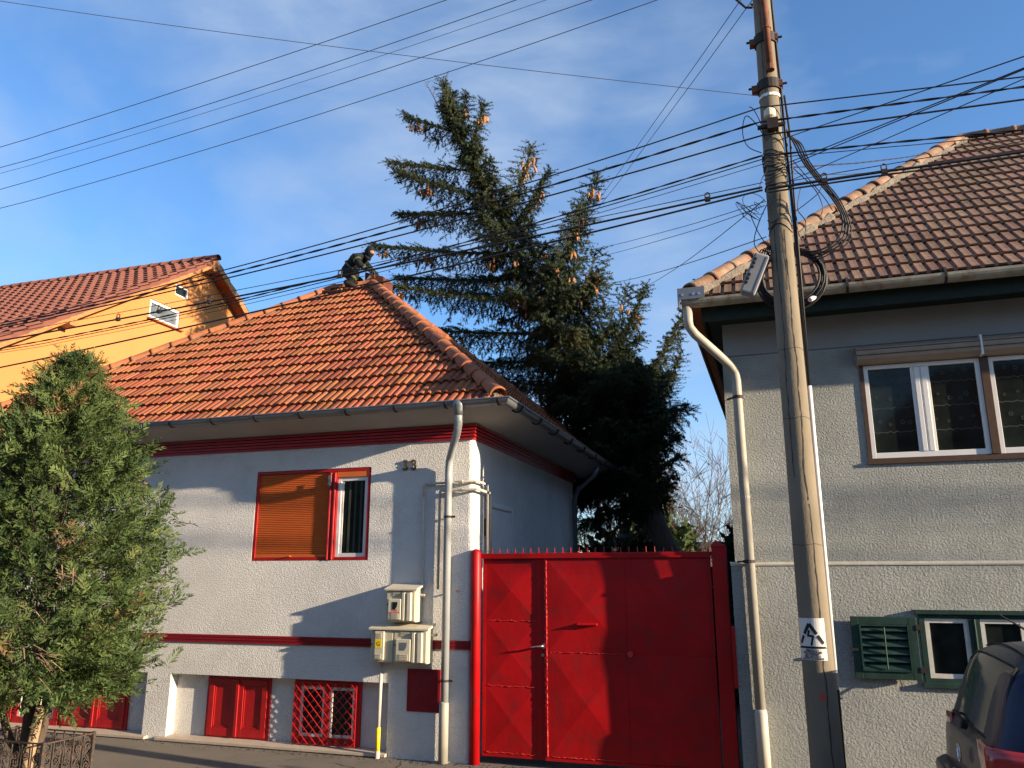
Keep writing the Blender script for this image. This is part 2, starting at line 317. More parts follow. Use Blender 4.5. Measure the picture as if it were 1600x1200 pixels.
def tile_field(parent, O, U, V, umin, umax, vmax, W, G, tile, clips, m, solo, stuffname='far_tiles', jit=.004):
    """tiles laid row by row; clips: list of (a,b,c) with a*u+b*v<=c inside. solo(world centre) -> own object, else joined"""
    O, U, V = Vector(O), Vector(U).normalized(), Vector(V).normalized(); Nn = U.cross(V)
    rot = Matrix((U, V, Nn)).transposed().to_4x4(); st = MB(); rr = random.Random(3); cnt = 0
    Lv = max(v.co.y for v in tile.vertices)
    for r in range(int(vmax / G) + 1):
        v0 = r * G
        for c in range(int((umax - umin) / W) + 1):
            u0 = umin + c * W; cs = [(u0 + a, v0 + b) for a in (0, W) for b in (0, Lv)]
            ins = [[a * u + b * v <= k for u, v in cs] for a, b, k in clips]
            if any(not any(i) for i in ins): continue
            full = all(all(i) for i in ins); ctr = O + U * (u0 + W / 2) + V * (v0 + G / 2)
            mtx = Matrix.Translation(O + U * u0 + V * v0 + Nn * rr.uniform(-.002, .003)) @ rot @ Matrix.Rotation(rr.uniform(-jit, jit), 4, 'Z') @ Matrix.Rotation(rr.uniform(-jit, jit) * 1.5, 4, 'X')
            me = tile
            if not full:
                bm = bmesh.new(); bm.from_mesh(tile)
                for (a, b, k), i in zip(clips, ins):
                    if all(i): continue
                    d = k - a * u0 - b * v0; nn = Vector((a, b, 0)); p = nn * (d / nn.length_squared)
                    bmesh.ops.bisect_plane(bm, geom=bm.verts[:] + bm.edges[:] + bm.faces[:], plane_co=p, plane_no=nn, clear_outer=True)
                if not bm.faces: bm.free(); continue
                me = bpy.data.meshes.new('tile'); bm.to_mesh(me); bm.free(); me.materials.append(m) if not me.materials else None
            if solo(ctr): obj('tile', me, m, parent, mtx=mtx); cnt += 1
            else: st.add([mtx @ v.co for v in me.vertices], [tuple(p.vertices) for p in me.polygons])
    if st.v: obj(stuffname, st, m, parent, kind='stuff')
    return cnt
def cap_mesh(name, Lc, r0, r1, m, n=9, th=.018):
    mb = MB(); ang = [R(-98 + 196 * i / n) for i in range(n + 1)]
    for x, r in ((0, r0 + .006), (.05, r0 + .006), (.055, r0 - .004), (Lc, r1)):
        mb.v += [(x, r * math.sin(a), r * math.cos(a) * .9) for a in ang]
    k = n + 1
    for j in range(3):
        for i in range(n): mb.f.append((j * k + i, (j + 1) * k + i, (j + 1) * k + i + 1, j * k + i + 1))
    b = len(mb.v); mb.v += [(0.003, (r0 - th) * math.sin(a), (r0 - th) * math.cos(a) * .9) for a in ang] + [(Lc, (r1 - th) * math.sin(a), (r1 - th) * math.cos(a) * .9) for a in ang]
    for i in range(n): mb.f += [(i, i + 1, b + i + 1, b + i), (b + i, b + i + 1, b + k + i + 1, b + k + i)]
    me = mb.mesh(name, True); me.materials.append(m); return me
def caps_along(parent, P0, P1, step, me, m, name='hip_cap', lift=.03, rj=.03):
    P0, P1 = Vector(P0), Vector(P1); d = (P1 - P0); n = int(d.length / step); x = d.normalized(); y = Vector((0, 0, 1)).cross(x).normalized(); z = x.cross(y)
    rot = Matrix((x, y, z)).transposed().to_4x4()
    for i in range(n):
        mt = Matrix.Translation(P0 + x * (i * d.length / n) + z * (lift + random.uniform(-.006, .006))) @ rot @ Matrix.Rotation(-.045 + random.uniform(-rj, rj) * .4, 4, 'Y') @ Matrix.Rotation(random.uniform(-rj, rj), 4, 'Z')
        obj(name, me, m, parent, mtx=mt)

# ------------------------------------------------------------------ white house
FY = 9.36
wh = thing('white_house', 'white stucco house with orange tiled hip roof and red trim, number 33', 'house', (-8, FY, 0))
holes = [(-6.785, -5.03, 2.275, 3.475, .075), (-12.15, -10.80, 2.275, 3.475, .075), (-7.915, -4.675, .012, .808, .14), (-11.1, -8.30, .012, .808, .14)]
wall = hole_wall(MB(), -12.45, -3.66, -.3, 4.05, FY, holes, .1)
for i in range(4):      # rounded corner then the side wall
    a0, a1 = R(90 * i / 4), R(90 * (i + 1) / 4); c = (-3.66, FY + .05); r = .05
    p = lambda a: (c[0] + r * math.sin(a), c[1] - r * math.cos(a))
    (xa, ya), (xb, yb) = p(a0), p(a1); wall.quad((xa, ya, -.3), (xb, yb, -.3), (xb, yb, 4.05), (xa, ya, 4.05))
wall.quad((-3.61, FY + .05, -.3), (-3.61, 14.55, -.3), (-3.61, 14.55, 4.05), (-3.61, FY + .05, 4.05))
wall.quad((-3.61, 14.55, -.3), (-4.3, 14.55, -.3), (-4.3, 14.55, 4.05), (-3.61, 14.55, 4.05))
wall.quad((-4.3, 14.55, -.3), (-4.3, 16.8, -.3), (-4.3, 16.8, 4.05), (-4.3, 14.55, 4.05))
wall.quad((-4.3, 16.8, -.3), (-12.45, 16.8, -.3), (-12.45, 16.8, 4.05), (-4.3, 16.8, 4.05))
wall.quad((-12.45, 16.8, -.3), (-12.45, FY, -.3), (-12.45, FY, 4.05), (-12.45, 16.8, 4.05))
wallo = obj('wall', wall, M['stucco'], wh)
# cornice band: three flat steps, round the corner
def band(z0, z1, n, out0, out1, mname, name='cornice_band', side=True):
    mb = MB(); h = (z1 - z0) / n
    for i in range(n):
        o = out0 + (out1 - out0) * i / max(1, n - 1); a, b = z0 + i * h, z0 + (i + 1) * h - .011
        xr = -3.61 + o
        mb.box(-12.46, xr, FY - o, FY + .06, a, b)
        if side: mb.box(-3.66, xr - .0015, FY + .06, 14.6, a, b - .0007)
    mb.box(-12.45, -3.605, FY - out0 + .008, FY + .05, z0 + .003, z1 - .003)
    if side: mb.box(-3.65, -3.61 + out0 - .008, FY + .05, 14.58, z0 + .004, z1 - .004)
    return obj(name, mb, M[mname], wh)
band(3.765, 3.958, 5, .020, .070, 'redpaint')
st = MB()
for i in range(3):
    z = 1.222 + i * .036
    st.box(-12.46, -3.615, FY - .02, FY + .02, z, z + .026)
obj('string_course', st, M['darkred'], wh)
obj('string_course_back', MB().box(-12.44, -3.63, FY - .008, FY + .02, 1.22, 1.322), M['darkred'], wh)
# soffit
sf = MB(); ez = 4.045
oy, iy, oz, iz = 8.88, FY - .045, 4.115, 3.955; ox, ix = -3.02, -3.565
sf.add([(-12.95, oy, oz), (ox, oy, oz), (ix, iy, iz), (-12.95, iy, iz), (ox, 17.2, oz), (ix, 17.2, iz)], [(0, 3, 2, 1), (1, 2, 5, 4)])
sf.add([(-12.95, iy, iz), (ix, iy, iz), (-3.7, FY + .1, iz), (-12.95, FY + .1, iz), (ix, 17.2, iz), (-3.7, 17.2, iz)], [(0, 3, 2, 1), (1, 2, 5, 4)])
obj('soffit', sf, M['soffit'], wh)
# roof deck
PC = math.atan2(7.46 - 4.10, 12.85 - 8.90)
A, B, Cc, D = (-3.05, 8.90, 4.10), (-7.03, 12.85, 7.46), (-7.88, 12.85, 7.46), (-13.0, 8.90, 4.10)
E_, F_ = (-3.05, 16.8, 4.10), (-13.0, 16.8, 4.10)
deck = MB(); deck.add([A, B, Cc, D], [(0, 1, 2, 3)]); deck.add([A, E_, B], [(0, 1, 2)]); deck.add([D, Cc, F_], [(0, 1, 2)]); deck.add([E_, F_, Cc, B], [(0, 1, 2, 3)])
roof = obj('roof', deck, M['woodred'], wh)
prof = roll_profile(.236, 2, .088, .030)
tl = tile_mesh('tile', .236, .372, prof, .040, .022, M['tile'])
slope = math.hypot(3.95, 3.36); V = (0, 3.95 / slope, 3.36 / slope)
uR = lambda v: 13.0 - 3.05 - (3.98 / slope) * v      # in u measured from x=-13
clips = [(1, 3.98 / slope, 9.95 - .06), (-1, 5.12 / slope, -.06), (0, 1, slope - .02)]
n1_ = tile_field(roof, (-13.0, 8.90 - .045, 4.10 - .02), (1, 0, 0), V, 0, 10.1, slope, .236, .335, tl, clips, M['tile'], lambda c: c.x > -10.35, jit=.008)
# east slope (only its edge shows) and the rest as joined tiles
Ve = (-3.98 / math.hypot(3.98, 3.36), 0, 3.36 / math.hypot(3.98, 3.36)); se = math.hypot(3.98, 3.36)
tile_field(roof, (-3.05 + .045, 8.90, 4.08), (0, 1, 0), Ve, 0, 7.9, se, .236, .335, tl, [(-1, 3.95 / se, -.06), (1, 3.95 / se, 7.84)], M['tile'], lambda c: False, 'side_tiles')
cm = cap_mesh('hip_cap', .40, .115, .095, M['tile_cap'])
caps_along(roof, Vector(A) + Vector((-.10, .10, .10)), B, .335, cm, M['tile_cap'])
caps_along(roof, D, Cc, .335, cm, M['tile_cap'])
obj('hip_mortar', MB().tube([D, Cc], .07, 8), M['mortar'], roof); obj('ridge_mortar', MB().tube([Cc, B], .08, 8), M['mortar'], roof)
caps_along(roof, Cc, B, .335, cm, M['tile_cap'], 'ridge_cap')
caps_along(roof, E_, B, .335, cm, M['tile_cap'])
obj('hip_mortar', MB().tube([Vector(A) + Vector((-.12, .12, .09)), B], .06, 8), M['mortar'], roof)
# chimney behind the apex
ch = MB().add([(-7.30, 13.0, 6.9), (-6.90, 13.0, 6.9), (-6.90, 13.4, 6.9), (-7.30, 13.4, 6.9), (-7.30, 13.0, 7.84), (-6.90, 13.0, 7.70), (-6.90, 13.4, 7.70), (-7.30, 13.4, 7.84)], [(4, 5, 6, 7), (0, 1, 5, 4), (1, 2, 6, 5), (2, 3, 7, 6), (3, 0, 4, 7)]); cho = obj('chimney', ch, M['brick'], roof)
# gutter: half round trough along front and side
def gutter(parent, pts, r, m, th=.006, bead=True, name='gutter', nseg=10):
    mb = MB(); P = [Vector(p) for p in pts]; rings = []
    for i, p in enumerate(P):
        t = (P[min(i + 1, len(P) - 1)] - P[max(i - 1, 0)]); t.z = 0; t.normalize(); x = Vector((t.y, -t.x, 0))
        s = 1.0
        if 0 < i < len(P) - 1:
            t0 = (P[i] - P[i - 1]).normalized(); s = 1 / max(.5, t.dot(t0))
        ring = []
        for rad in (r, r - th):
            seq = [p + x * rad * s * math.cos(R(180 * k / nseg)) - Vector((0, 0, rad * math.sin(R(180 * k / nseg)))) for k in range(nseg + 1)]
            ring += seq if rad == r else seq[::-1]
        rings.append(ring)
    b = len(mb.v); k = len(rings[0])
    for rg in rings: mb.v += [tuple(q) for q in rg]
    for i in range(len(rings) - 1):
        for j in range(k): mb.f.append((b + i * k + j, b + i * k + (j + 1) % k, b + (i + 1) * k + (j + 1) % k, b + (i + 1) * k + j))
    mb.f.append(tuple(range(b, b + k))); mb.f.append(tuple(range(b + (len(rings) - 1) * k, b + len(rings) * k))[::-1])
    o = obj(name, mb, m, parent); return o
GY, GZ, GX = 8.84, 4.14, -3.0
gt = gutter(wh, [(-12.95, GY, GZ), (GX, GY, GZ), (GX, 17.0, GZ)], .070, M['zinc'])
obj('bead', MB().tube([(-12.95, GY - .070, GZ + .004), (GX + .070, GY - .070, GZ + .004), (GX + .070, 17.0, GZ + .004)], .011, 6), M['zinc'], gt)
def bracket(x, y, dx, dy):
    mb = MB(); pts = []
    for k in range(9):
        a = R(180 * k / 8); pts.append((x + dx * .075 * math.cos(a), y + dy * .075 * math.cos(a), GZ - .075 * math.sin(a)))
    wdt = .014
    for p, q in zip(pts[:-1], pts[1:]): mb.beam(p, q, .03 if dy else .006, .006 if dy else .03, up=(0, 0, 1) if abs(q[2] - p[2]) < .02 else ((0, 1, 0) if dy else (1, 0, 0)))
    return mb
for i in range(15): obj('gutter_bracket', bracket(-12.6 + i * .68, GY, 0, 1), M['iron'], gt)
for i in range(9): obj('gutter_bracket', bracket(GX, 9.3 + i * .85, 1, 0), M['iron'], gt)
# downpipe at the corner
dp = MB(); dp.tube([(-3.60, GY, 4.06), (-3.60, GY, 3.93), (-3.602, GY + .005, 3.87), (-3.63, GY + .05, 3.79), (-3.68, GY + .11, 3.72), (-3.85, 9.215, 3.55), (-3.885, 9.26, 3.49), (-3.895, 9.278, 3.42), (-3.90, 9.28, 3.30), (-3.90, 9.28, .62)], .047, 14)
dpo = obj('downpipe', dp, M['pipe_w'], wh, smooth=True)
obj('outlet', MB().tube([(-3.60, GY - .005, 4.15), (-3.60, GY - .004, 4.09), (-3.60, GY, 4.03), (-3.60, GY, 3.97)], [.085, .082, .058, .051], 14), M['zinc'], dpo, smooth=True)
for k in range(6):
    t = k / 5; c0 = Vector((-3.601 - .075 * t ** 1.5, GY + .003 + .105 * t ** 1.5, 3.90 - .17 * t)); dd_ = Vector((-.05 - .3 * t, .05 + .35 * t, -1 + .3 * t)).normalized(); obj('elbow_crimp', MB().tube([c0, c0 + dd_ * .010], .0515, 14), M['pipe_w'], dpo)
for z in (2.78, .86): 
    c = MB().tube([(-3.898, 9.28, z), (-3.898, 9.28, z + .025)], .053, 14); c.tube([(-3.898, 9.30, z + .012), (-3.898, 9.40, z + .012)], .008, 6); c.box(-3.85, -3.80, 9.272, 9.285, z, z + .025); obj('pipe_clamp', c, M['iron'], dpo)
obj('lower_pipe', MB().tube([(-3.90, 9.28, .64), (-3.905, 9.28, .62), (-3.905, 9.28, -.06)], [.050, .058, .058], 14), M['pipe_w2'], dpo, smooth=True)
# rear downpipe on the side wall
obj('downpipe', MB().tube([(-3.06, 14.2, 4.0), (-3.12, 14.2, 3.85), (-3.45, 14.3, 3.62), (-3.53, 14.35, 3.45), (-3.53, 14.35, -.05)], .045, 10), M['zinc'], wh, smooth=True)

def framebox(mb, x0, x1, z0, z1, y0, y1, t, tb=None):
    tb = tb or t
    mb.box(x0, x0 + t, y0, y1, z0, z1); mb.box(x1 - t, x1, y0, y1, z0, z1)
    mb.box(x0 + t, x1 - t, y0 + .001, y1, z0, z0 + tb); mb.box(x0 + t, x1 - t, y0 + .001, y1, z1 - t, z1); return mb
def upper_window(x0, x1, z0, z1, split, blind=True):
    y = FY + .005
    fr = framebox(MB(), x0 + .002, x1 - .002, z0 + .002, z1 - .002, y, FY + .07, .045, .04)
    o = obj('window', fr, M['redpaint'], wh, bevel=.003)
    obj('mullion', MB().box(split - .06, split + .06, FY + .000, FY + .068, z0 + .004, z1 - .05).tube([(split - .035, FY - .002, z0 + .01), (split - .035, FY - .002, z1 - .06)], .016, 8).tube([(split + .03, FY - .002, z0 + .01), (split + .03, FY - .002, z1 - .06)], .014, 8), M['redpaint'], o)
    # roller blind over the left light: each slat has its own bulge
    bl = MB(); nsl = 46; a, b = x0 + .047, split - .06; zb, zt = z0 + .045, z1 - .047
    for i in range(nsl):
        za, zc = zb + (zt - zb) * i / nsl, zb + (zt - zb) * (i + 1) / nsl; h = zc - za
        pr_ = [(FY + .030, za), (FY + .021, za + h * .3), (FY + .020, za + h * .6), (FY + .031, zc - .002)]
        for (ya, z1_), (yb, z2_) in zip(pr_[:-1], pr_[1:]): bl.quad((a, ya, z1_), (b, ya, z1_), (b, yb, z2_), (a, yb, z2_))
    obj('roller_blind', bl, M['blind'], o)
    obj('blind_rail', MB().box(a, b, FY + .012, FY + .034, z0 + .046, z0 + .075), M['blind'], o)
    obj('blind_tab', MB().box((a + b) / 2 - .02, (a + b) / 2 + .02, FY - .03, FY + .012, z0 + .055, z0 + .063), M['blind'], o)
    # right light: blind box at the top, white sash, dark pane, curtain behind
    c, d = split + .06, x1 - .047
    obj('blind_rail', MB().box(c, d, FY + .010, FY + .05, z1 - .12, z1 - .048), M['blind'], o)
    zz = z1 - .122
    s = obj('sash', framebox(MB(), c + .002, d - .002, z0 + .043, zz, FY + .028, FY + .066, .05), M['white_pvc'], o, bevel=.004)
    obj('pane', MB().quad((c + .04, FY + .048, z0 + .08), (d - .04, FY + .048, z0 + .08), (d - .04, FY + .048, zz - .04), (c + .04, FY + .048, zz - .04)), M['glass'], o)
    obj('sash_stile', MB().box(c + .053, c + .085, FY + .04, FY + .06, z0 + .095, zz - .052), M['white_pvc'], o)
    cu = MB()
    for k in range(3):
        xx = c + .16 + k * .085; cu.box(xx, xx + .03, FY + .044, FY + .0465, z0 + .10, zz - .06)
    obj('curtain_fold', cu, M['lace'], o)
    obj('catch', MB().tube([(split - .05, FY - .06, z1 - .22), (split - .02, FY - .07, z1 - .20), (split + .01, FY - .075, z1 - .235)], .012, 6).box(split - .04, split - .0, FY - .062, FY - .05, z1 - .24, z1 - .10), M['steel'], o)
    return o
upper_window(-6.785, -5.03, 2.275, 3.475, -5.59)
upper_window(-12.15, -10.80, 2.275, 3.475, -11.25)
# basement recesses: shutters, grille, sills
RY = FY + .14
def panel_shutter(x0, x1, z0, z1, parent, name='shutter'):
    o = obj(name, framebox(MB(), x0, x1, z0, z1, RY - .045, RY - .006, .075, .10), M['redpaint'], parent, bevel=.003)
    obj('shutter_panel', MB().box(x0 + .075, x1 - .075, RY - .026, RY - .008, z0 + .10, z1 - .075), M['redpaint'], o)
    obj('panel_moulding', framebox(MB(), x0 + .078, x1 - .078, z0 + .103, z1 - .078, RY - .036, RY - .027, .018), M['redpaint'], o); return o
def shutter_pair(x0, x1, z0, z1):
    xm = (x0 + x1) / 2
    f = obj('shutter_frame', framebox(MB(), x0 - .04, x1 + .04, z0 - .02, z1 + .0, RY - .03, RY + .002, .038), M['redpaint'], wh)
    panel_shutter(x0, xm - .012, z0 + .02, z1 - .045, wh); panel_shutter(xm + .012, x1, z0 + .02, z1 - .045, wh)
    obj('meeting_strip', MB().box(xm - .022, xm + .022, RY - .062, RY - .046, z0 + .02, z1 - .05), M['redpaint'], f, bevel=.004)
shutter_pair(-7.35, -6.46, .035, .805)
shutter_pair(-9.80, -8.72, .035, .805)
def low_window(x0, x1, z0, z1, grille):
    o = obj('basement_window', framebox(MB(), x0, x1, z0, z1, RY - .04, RY - .004, .085, .10), M['redpaint'], wh)
    obj('mullion', MB().box((x0 + x1) / 2 - .035, (x0 + x1) / 2 + .035, RY - .042, RY - .006, z0 + .1, z1 - .085), M['redpaint'], o)
    for a, b in ((x0 + .085, (x0 + x1) / 2 - .035), ((x0 + x1) / 2 + .035, x1 - .085)):
        obj('sash', framebox(MB(), a, b, z0 + .1, z1 - .085, RY - .026, RY - .008, .038), M['white_wood'], o)
        obj('pane', MB().quad((a + .03, RY - .016, z0 + .13), (b - .03, RY - .016, z0 + .13), (b - .03, RY - .016, z1 - .115), (a + .03, RY - .016, z1 - .115)), M['glass'], o)
    if grille:
        g = obj('grille_frame', framebox(MB(), x0 + .03, x1 - .03, z0 + .02, z1 - .03, RY - .10, RY - .088, .012), M['redpaint'], wh)
        def bars(sgn, y):
            a0, a1, c0, c1 = x0 + .036, x1 - .036, z0 + .026, z1 - .036; s = .118; k = -20
            for k in range(-12, 16):
                cst = a0 + k * s; P = []
                # line x = cst + sgn*(z-c0)
                ta, tb = c0, c1
                xa, xb = cst, cst + sgn * (c1 - c0)
                pts = []
                for z in (c0, c1):
                    x = cst + sgn * (z - c0)
                    if a0 <= x <= a1: pts.append((x, y, z))
                for x in (a0, a1):
                    z = c0 + (x - cst) / sgn
                    if c0 < z < c1: pts.append((x, y, z))
                if len(pts) >= 2 and (Vector(pts[0]) - Vector(pts[1])).length > .05:
                    obj('grille_bar', MB().tube(pts[:2], .0052, 6), M['redpaint'], g)
        bars(1, RY - .098); bars(-1, RY - .112)
    return o
low_window(-6.05, -5.10, .02, .80, True)
low_window(-10.72, -9.88, .02, .80, False)
obj('open_shutter', MB().box(-11.02, -10.74, RY - .05, RY - .012, .035, .79), M['redpaint'], wh)
for x0, x1 in ((-8.03, -4.66), (-11.2, -8.20)):
    obj('window_sill', MB().prism([(x0, FY - .07, .012), (x0, FY - .07, -.022), (x0, FY + .13, -.022), (x0, FY + .13, .034)], (x1 - x0, 0, 0)), M['sill'], wh, bevel=.004)
# small red service door under the meter cabinets, with a pressed cross
so = obj('service_door', MB().box(-4.42, -3.985, FY - .014, FY + .01, .50, .985), M['darkred'], wh, bevel=.003)
cx_, cz_ = -4.2025, .7425
px = MB().add([(-4.37, FY - .0145, .56), (-4.035, FY - .0145, .56), (-4.035, FY - .0145, .925), (-4.37, FY - .0145, .925), (cx_, FY - .040, cz_)], [(0, 1, 4), (1, 2, 4), (2, 3, 4), (3, 0, 4)])
obj('door_panel', px, M['darkred'], so)
obj('plinth', MB().box(-12.44, -3.63, FY - .012, FY + .02, -.2, -.024), M['stucco'], wh)
# house number
for ch_, xx in (('3', -4.53), ('3', -4.415)):
    obj('house_digit', text_mb(ch_, .185, lambda x, y, z, xx=xx: (xx + x, FY - .014 - z, 3.408 + y), .007, 'CENTER', .004), M['brass'], wh)
# gas pipes round the corner, side door frame, small fittings
gp = thing('gas_pipes', 'two thin white gas pipes bent round the corner of the white house', 'pipe', (-3.6, 9.3, 3.2))
def pz(*p): return list(p)
obj('upper_pipe', MB().tube([(-4.25, 9.325, 3.05), (-4.25, 9.325, 3.20), (-4.235, 9.325, 3.215), (-3.56, 9.325, 3.23), (-3.545, 9.34, 3.23), (-3.545, 9.72, 3.225), (-3.545, 9.735, 3.21), (-3.545, 9.735, 2.2)], .016, 8), M['cream_pipe'], gp, smooth=True)
obj('lower_pipe', MB().tube([(-4.03, 9.315, 1.92), (-4.03, 9.315, 3.11), (-4.015, 9.315, 3.125), (-3.54, 9.315, 3.128), (-3.525, 9.33, 3.128), (-3.525, 9.80, 3.12), (-3.525, 9.815, 3.10), (-3.525, 9.815, 2.2)], .018, 8), M['cream_pipe'], gp, smooth=True)
obj('riser', MB().tube([(-4.25, 9.325, 3.06), (-4.25, 9.325, 1.96), (-4.22, 9.32, 1.94)], .014, 8), M['cream_pipe'], gp, smooth=True)
for x in (-3.75,): 
    for z in (3.228, 3.127): obj('coupling', MB().tube([(x - .03, 9.32, z), (x + .03, 9.32, z)], .024, 8), M['cream_pipe'], gp)
fr = MB(); y0, y1 = 9.9, 10.9
fr.box(-3.612, -3.575, y0, y0 + .06, 0, 3.02); fr.box(-3.612, -3.575, y1 - .06, y1, 0, 3.02); fr.box(-3.612, -3.575, y0 + .06, y1 - .06, 2.96, 3.02)
sdr = obj('side_door', MB().box(-3.612, -3.598, y0 + .06, y1 - .06, 0, 2.96), M['smooth_white'], wh); obj('door_frame', fr, M['smooth_white'], sdr)
obj('hinge', MB().box(-3.60, -3.575, 9.79, 9.82, 2.58, 2.80), M['iron'], wh)
obj('wall_bolt', MB().tube([(-3.78, FY + .01, 1.90), (-3.78, FY - .05, 1.90)], .012, 6), M['rust'], wh)

# ------------------------------------------------------------------ gas meter cabinets
def cabinet(name, label, x0, x1, z0, z1, dp, doors):
    yb = FY - .004; yf = yb - dp
    t = thing(name, label, 'meter cabinet', ((x0 + x1) / 2, FY, z0), 'gas meter cabinets on the white house')
    obj('case', MB().box(x0 + .012, x1 - .012, yf + .012, yb, z0, z1 - .02), M['cream'], t, bevel=.006)
    obj('lid', MB().prism([(x0 - .02, yf - .03, z1 - .045), (x0 - .02, yf - .03, z1 - .02), (x0 - .02, yb, z1 + .035), (x0 - .02, yb, z1 + .008)], (x1 - x0 + .04, 0, 0)), M['cream2'], t, bevel=.004)
    for a, b, win, sticker in doors:
        w_ = b - a; d = obj('door', MB().box(a + .008, b - .008, yf - .006, yf + .011, z0 + .012, z1 - .055), M['cream'], t, bevel=.005)
        # ribs along the right part
        if win:
            for f0, f1 in ((.56, .67), (.73, .88)):
                obj('rib', MB().prism([(a + w_ * f0, yf - .0055, z0 + .02), (a + w_ * (f0 + .02), yf - .030, z0 + .02), (a + w_ * (f1 - .02), yf - .030, z0 + .02), (a + w_ * f1, yf - .0055, z0 + .02)], (0, 0, z1 - z0 - .09)), M['cream2'], d)
            h = z1 - z0; p0, p1 = a + w_ * .10, a + w_ * .54
            obj('window_panel', MB().box(p0, p1, yf - .034, yf - .005, z0 + h * .06, z0 + h * .66), M['cream2'], d, bevel=.008)
            q0, q1, r0, r1 = p0 + .06, p1 - .045, z0 + h * .36, z0 + h * .57
            P = [(q0, yf - .0345, r0), (q1 - .03, yf - .0345, r0), (q1 - .008, yf - .0345, r0 + .03), (q1, yf - .0345, r0 + .06), (q1, yf - .0345, r1), (q0, yf - .0345, r1)]
            obj('meter_window', MB().prism(P, (0, -.003, 0)), M['glass2'] if win == 2 else M['glass'], d)
            vt = MB()
            for zz0 in (z0 + h * .10, z0 + h * .74):
                for k in range(4): vt.box(p0 + .05, p1 - .03, yf - (.040 if zz0 < z0 + h * .5 else .012), yf - (.033 if zz0 < z0 + h * .5 else .004), zz0 + k * .018, zz0 + k * .018 + .010)
            obj('vent_slats', vt, M['cream'], d, kind='stuff')
            if sticker: obj('red_lettering', text_mb('GAZE\nNATURALE', .030, lambda x, y, z: ((q0 + q1) / 2 - .005 + x, yf - .0355 - z, z0 + h * .315 + y), .0006), M['redprint'], d)
        else:
            h = z1 - z0; p0, p1 = a + w_ * .22, a + w_ * .62
            obj('raised_strip', MB().box(p0, p1, yf - .030, yf - .005, z0 + .035, z1 - .06), M['cream2'], d, bevel=.006)
            vt = MB()
            for zz0 in (z0 + .05, z1 - .135):
                for k in range(3): vt.box(p0 + .015, p1 - .03, yf - .037, yf - .029, zz0 + k * .02, zz0 + k * .02 + .011)
            obj('vent_slats', vt, M['cream'], d, kind='stuff')
            obj('yellow_sticker', MB().box(p0 + .01, p1 - .03, yf - .032, yf - .0295, z1 - .255, z1 - .15), M['yellow'], d)
            obj('sticker_mark', text_mb('G', .07, lambda x, y, z: ((p0 + p1) / 2 - .01 + x, yf - .0326 - z, z1 - .228 + y), .0004), M['black'], d)
        obj('lock', MB().disc((a + .02, yf - .006, (z0 + z1) / 2), (0, -1, 0), .008, .012, 8), M['iron'], d)
    obj('pipe_stub', MB().tube([(x1 - .03, yb - .07, z1 - .10), (x1 + .05, yb - .07, z1 - .10), (x1 + .06, yb - .06, z1 - .09)], .017, 8), M['cream_pipe'], t)
    return t
cabinet('meter_cabinet', 'upper single cream gas meter cabinet with red lettering under its dark window', -4.64, -4.24, 1.535, 1.95, .20, [(-4.64, -4.25, 1, True)])
cabinet('meter_cabinet', 'lower wide cream double meter cabinet with yellow sticker, below the single one', -4.84, -4.08, 1.06, 1.485, .19, [(-4.84, -4.53, 0, False), (-4.53, -4.09, 2, False)])
rp = thing('gas_riser', 'cream gas riser pipe with yellow foot under the meter cabinets', 'pipe', (-4.76, 9.3, 0))
obj('pipe', MB().tube([(-4.745, 9.295, 1.07), (-4.755, 9.29, .30)], .022, 10), M['cream_pipe'], rp, smooth=True)
obj('yellow_sleeve', MB().tube([(-4.755, 9.29, .31), (-4.756, 9.29, .04)], .027, 10), M['yellow'], rp, smooth=True)
obj('foot', MB().tube([(-4.756, 9.29, .05), (-4.756, 9.29, -.05)], .03, 10), M['cream_pipe'], rp)

# ------------------------------------------------------------------ red gate
GYy = 9.41
ga = thing('metal_gate', 'glossy red sheet metal gate with pressed diamond panels and spiked top rail', 'gate', (-2.1, GYy, 0))
obj('left_post', MB().tube([(-3.545, 9.36, -.05), (-3.55, 9.36, 2.36), (-3.55, 9.36, 2.385), (-3.55, 9.36, 2.40)], [.060, .060, .048, .012], 16), M['redgate'], ga, smooth=True)
gpo = obj('right_post', MB().box(-.742, -.585, GYy - .075, GYy + .07, -.05, 2.40), M['redgate'], ga, bevel=.005)
obj('post_cap', MB().add([(-.752, GYy - .085, 2.398), (-.575, GYy - .085, 2.398), (-.575, GYy + .08, 2.398), (-.752, GYy + .08, 2.398), (-.70, GYy - .0, 2.475)], [(0, 1, 4), (1, 2, 4), (2, 3, 4), (3, 0, 4), (3, 2, 1, 0)]), M['redgate'], gpo)
obj('post_flange', MB().box(-.575, -.535, 9.222, 9.262, .93, 1.55), M['redgate'], gpo)
def dpanel(x0, x1, z0, z1, y, h, parent):
    cx, cz = (x0 + x1) / 2, (z0 + z1) / 2; n = 7; mb = MB(); rr = random.Random(int(x0 * 100 + z0 * 10))
    def P(i, j):
        x = x0 + (x1 - x0) * i / (2 * n); z = z0 + (z1 - z0) * j / (2 * n); a, b = abs(i - n) / n, abs(j - n) / n
        return (x, y - h * (1 - max(a, b)) - .004 * noise.noise((x * 2.3, z * 2.3, y)) * (1 - max(a, b) ** 4), z)
    for i in range(2 * n + 1):
        for j in range(2 * n + 1): mb.v.append(P(i, j))
    k = 2 * n + 1
    for i in range(2 * n):
        for j in range(2 * n):
            a, b, c, d = i * k + j, (i + 1) * k + j, (i + 1) * k + j + 1, i * k + j + 1
            if (i < n) == (j < n): mb.f += [(a, b, c), (a, c, d)]
            else: mb.f += [(a, b, d), (b, c, d)]
    return obj('pressed_panel', mb, M['redgate'], parent)
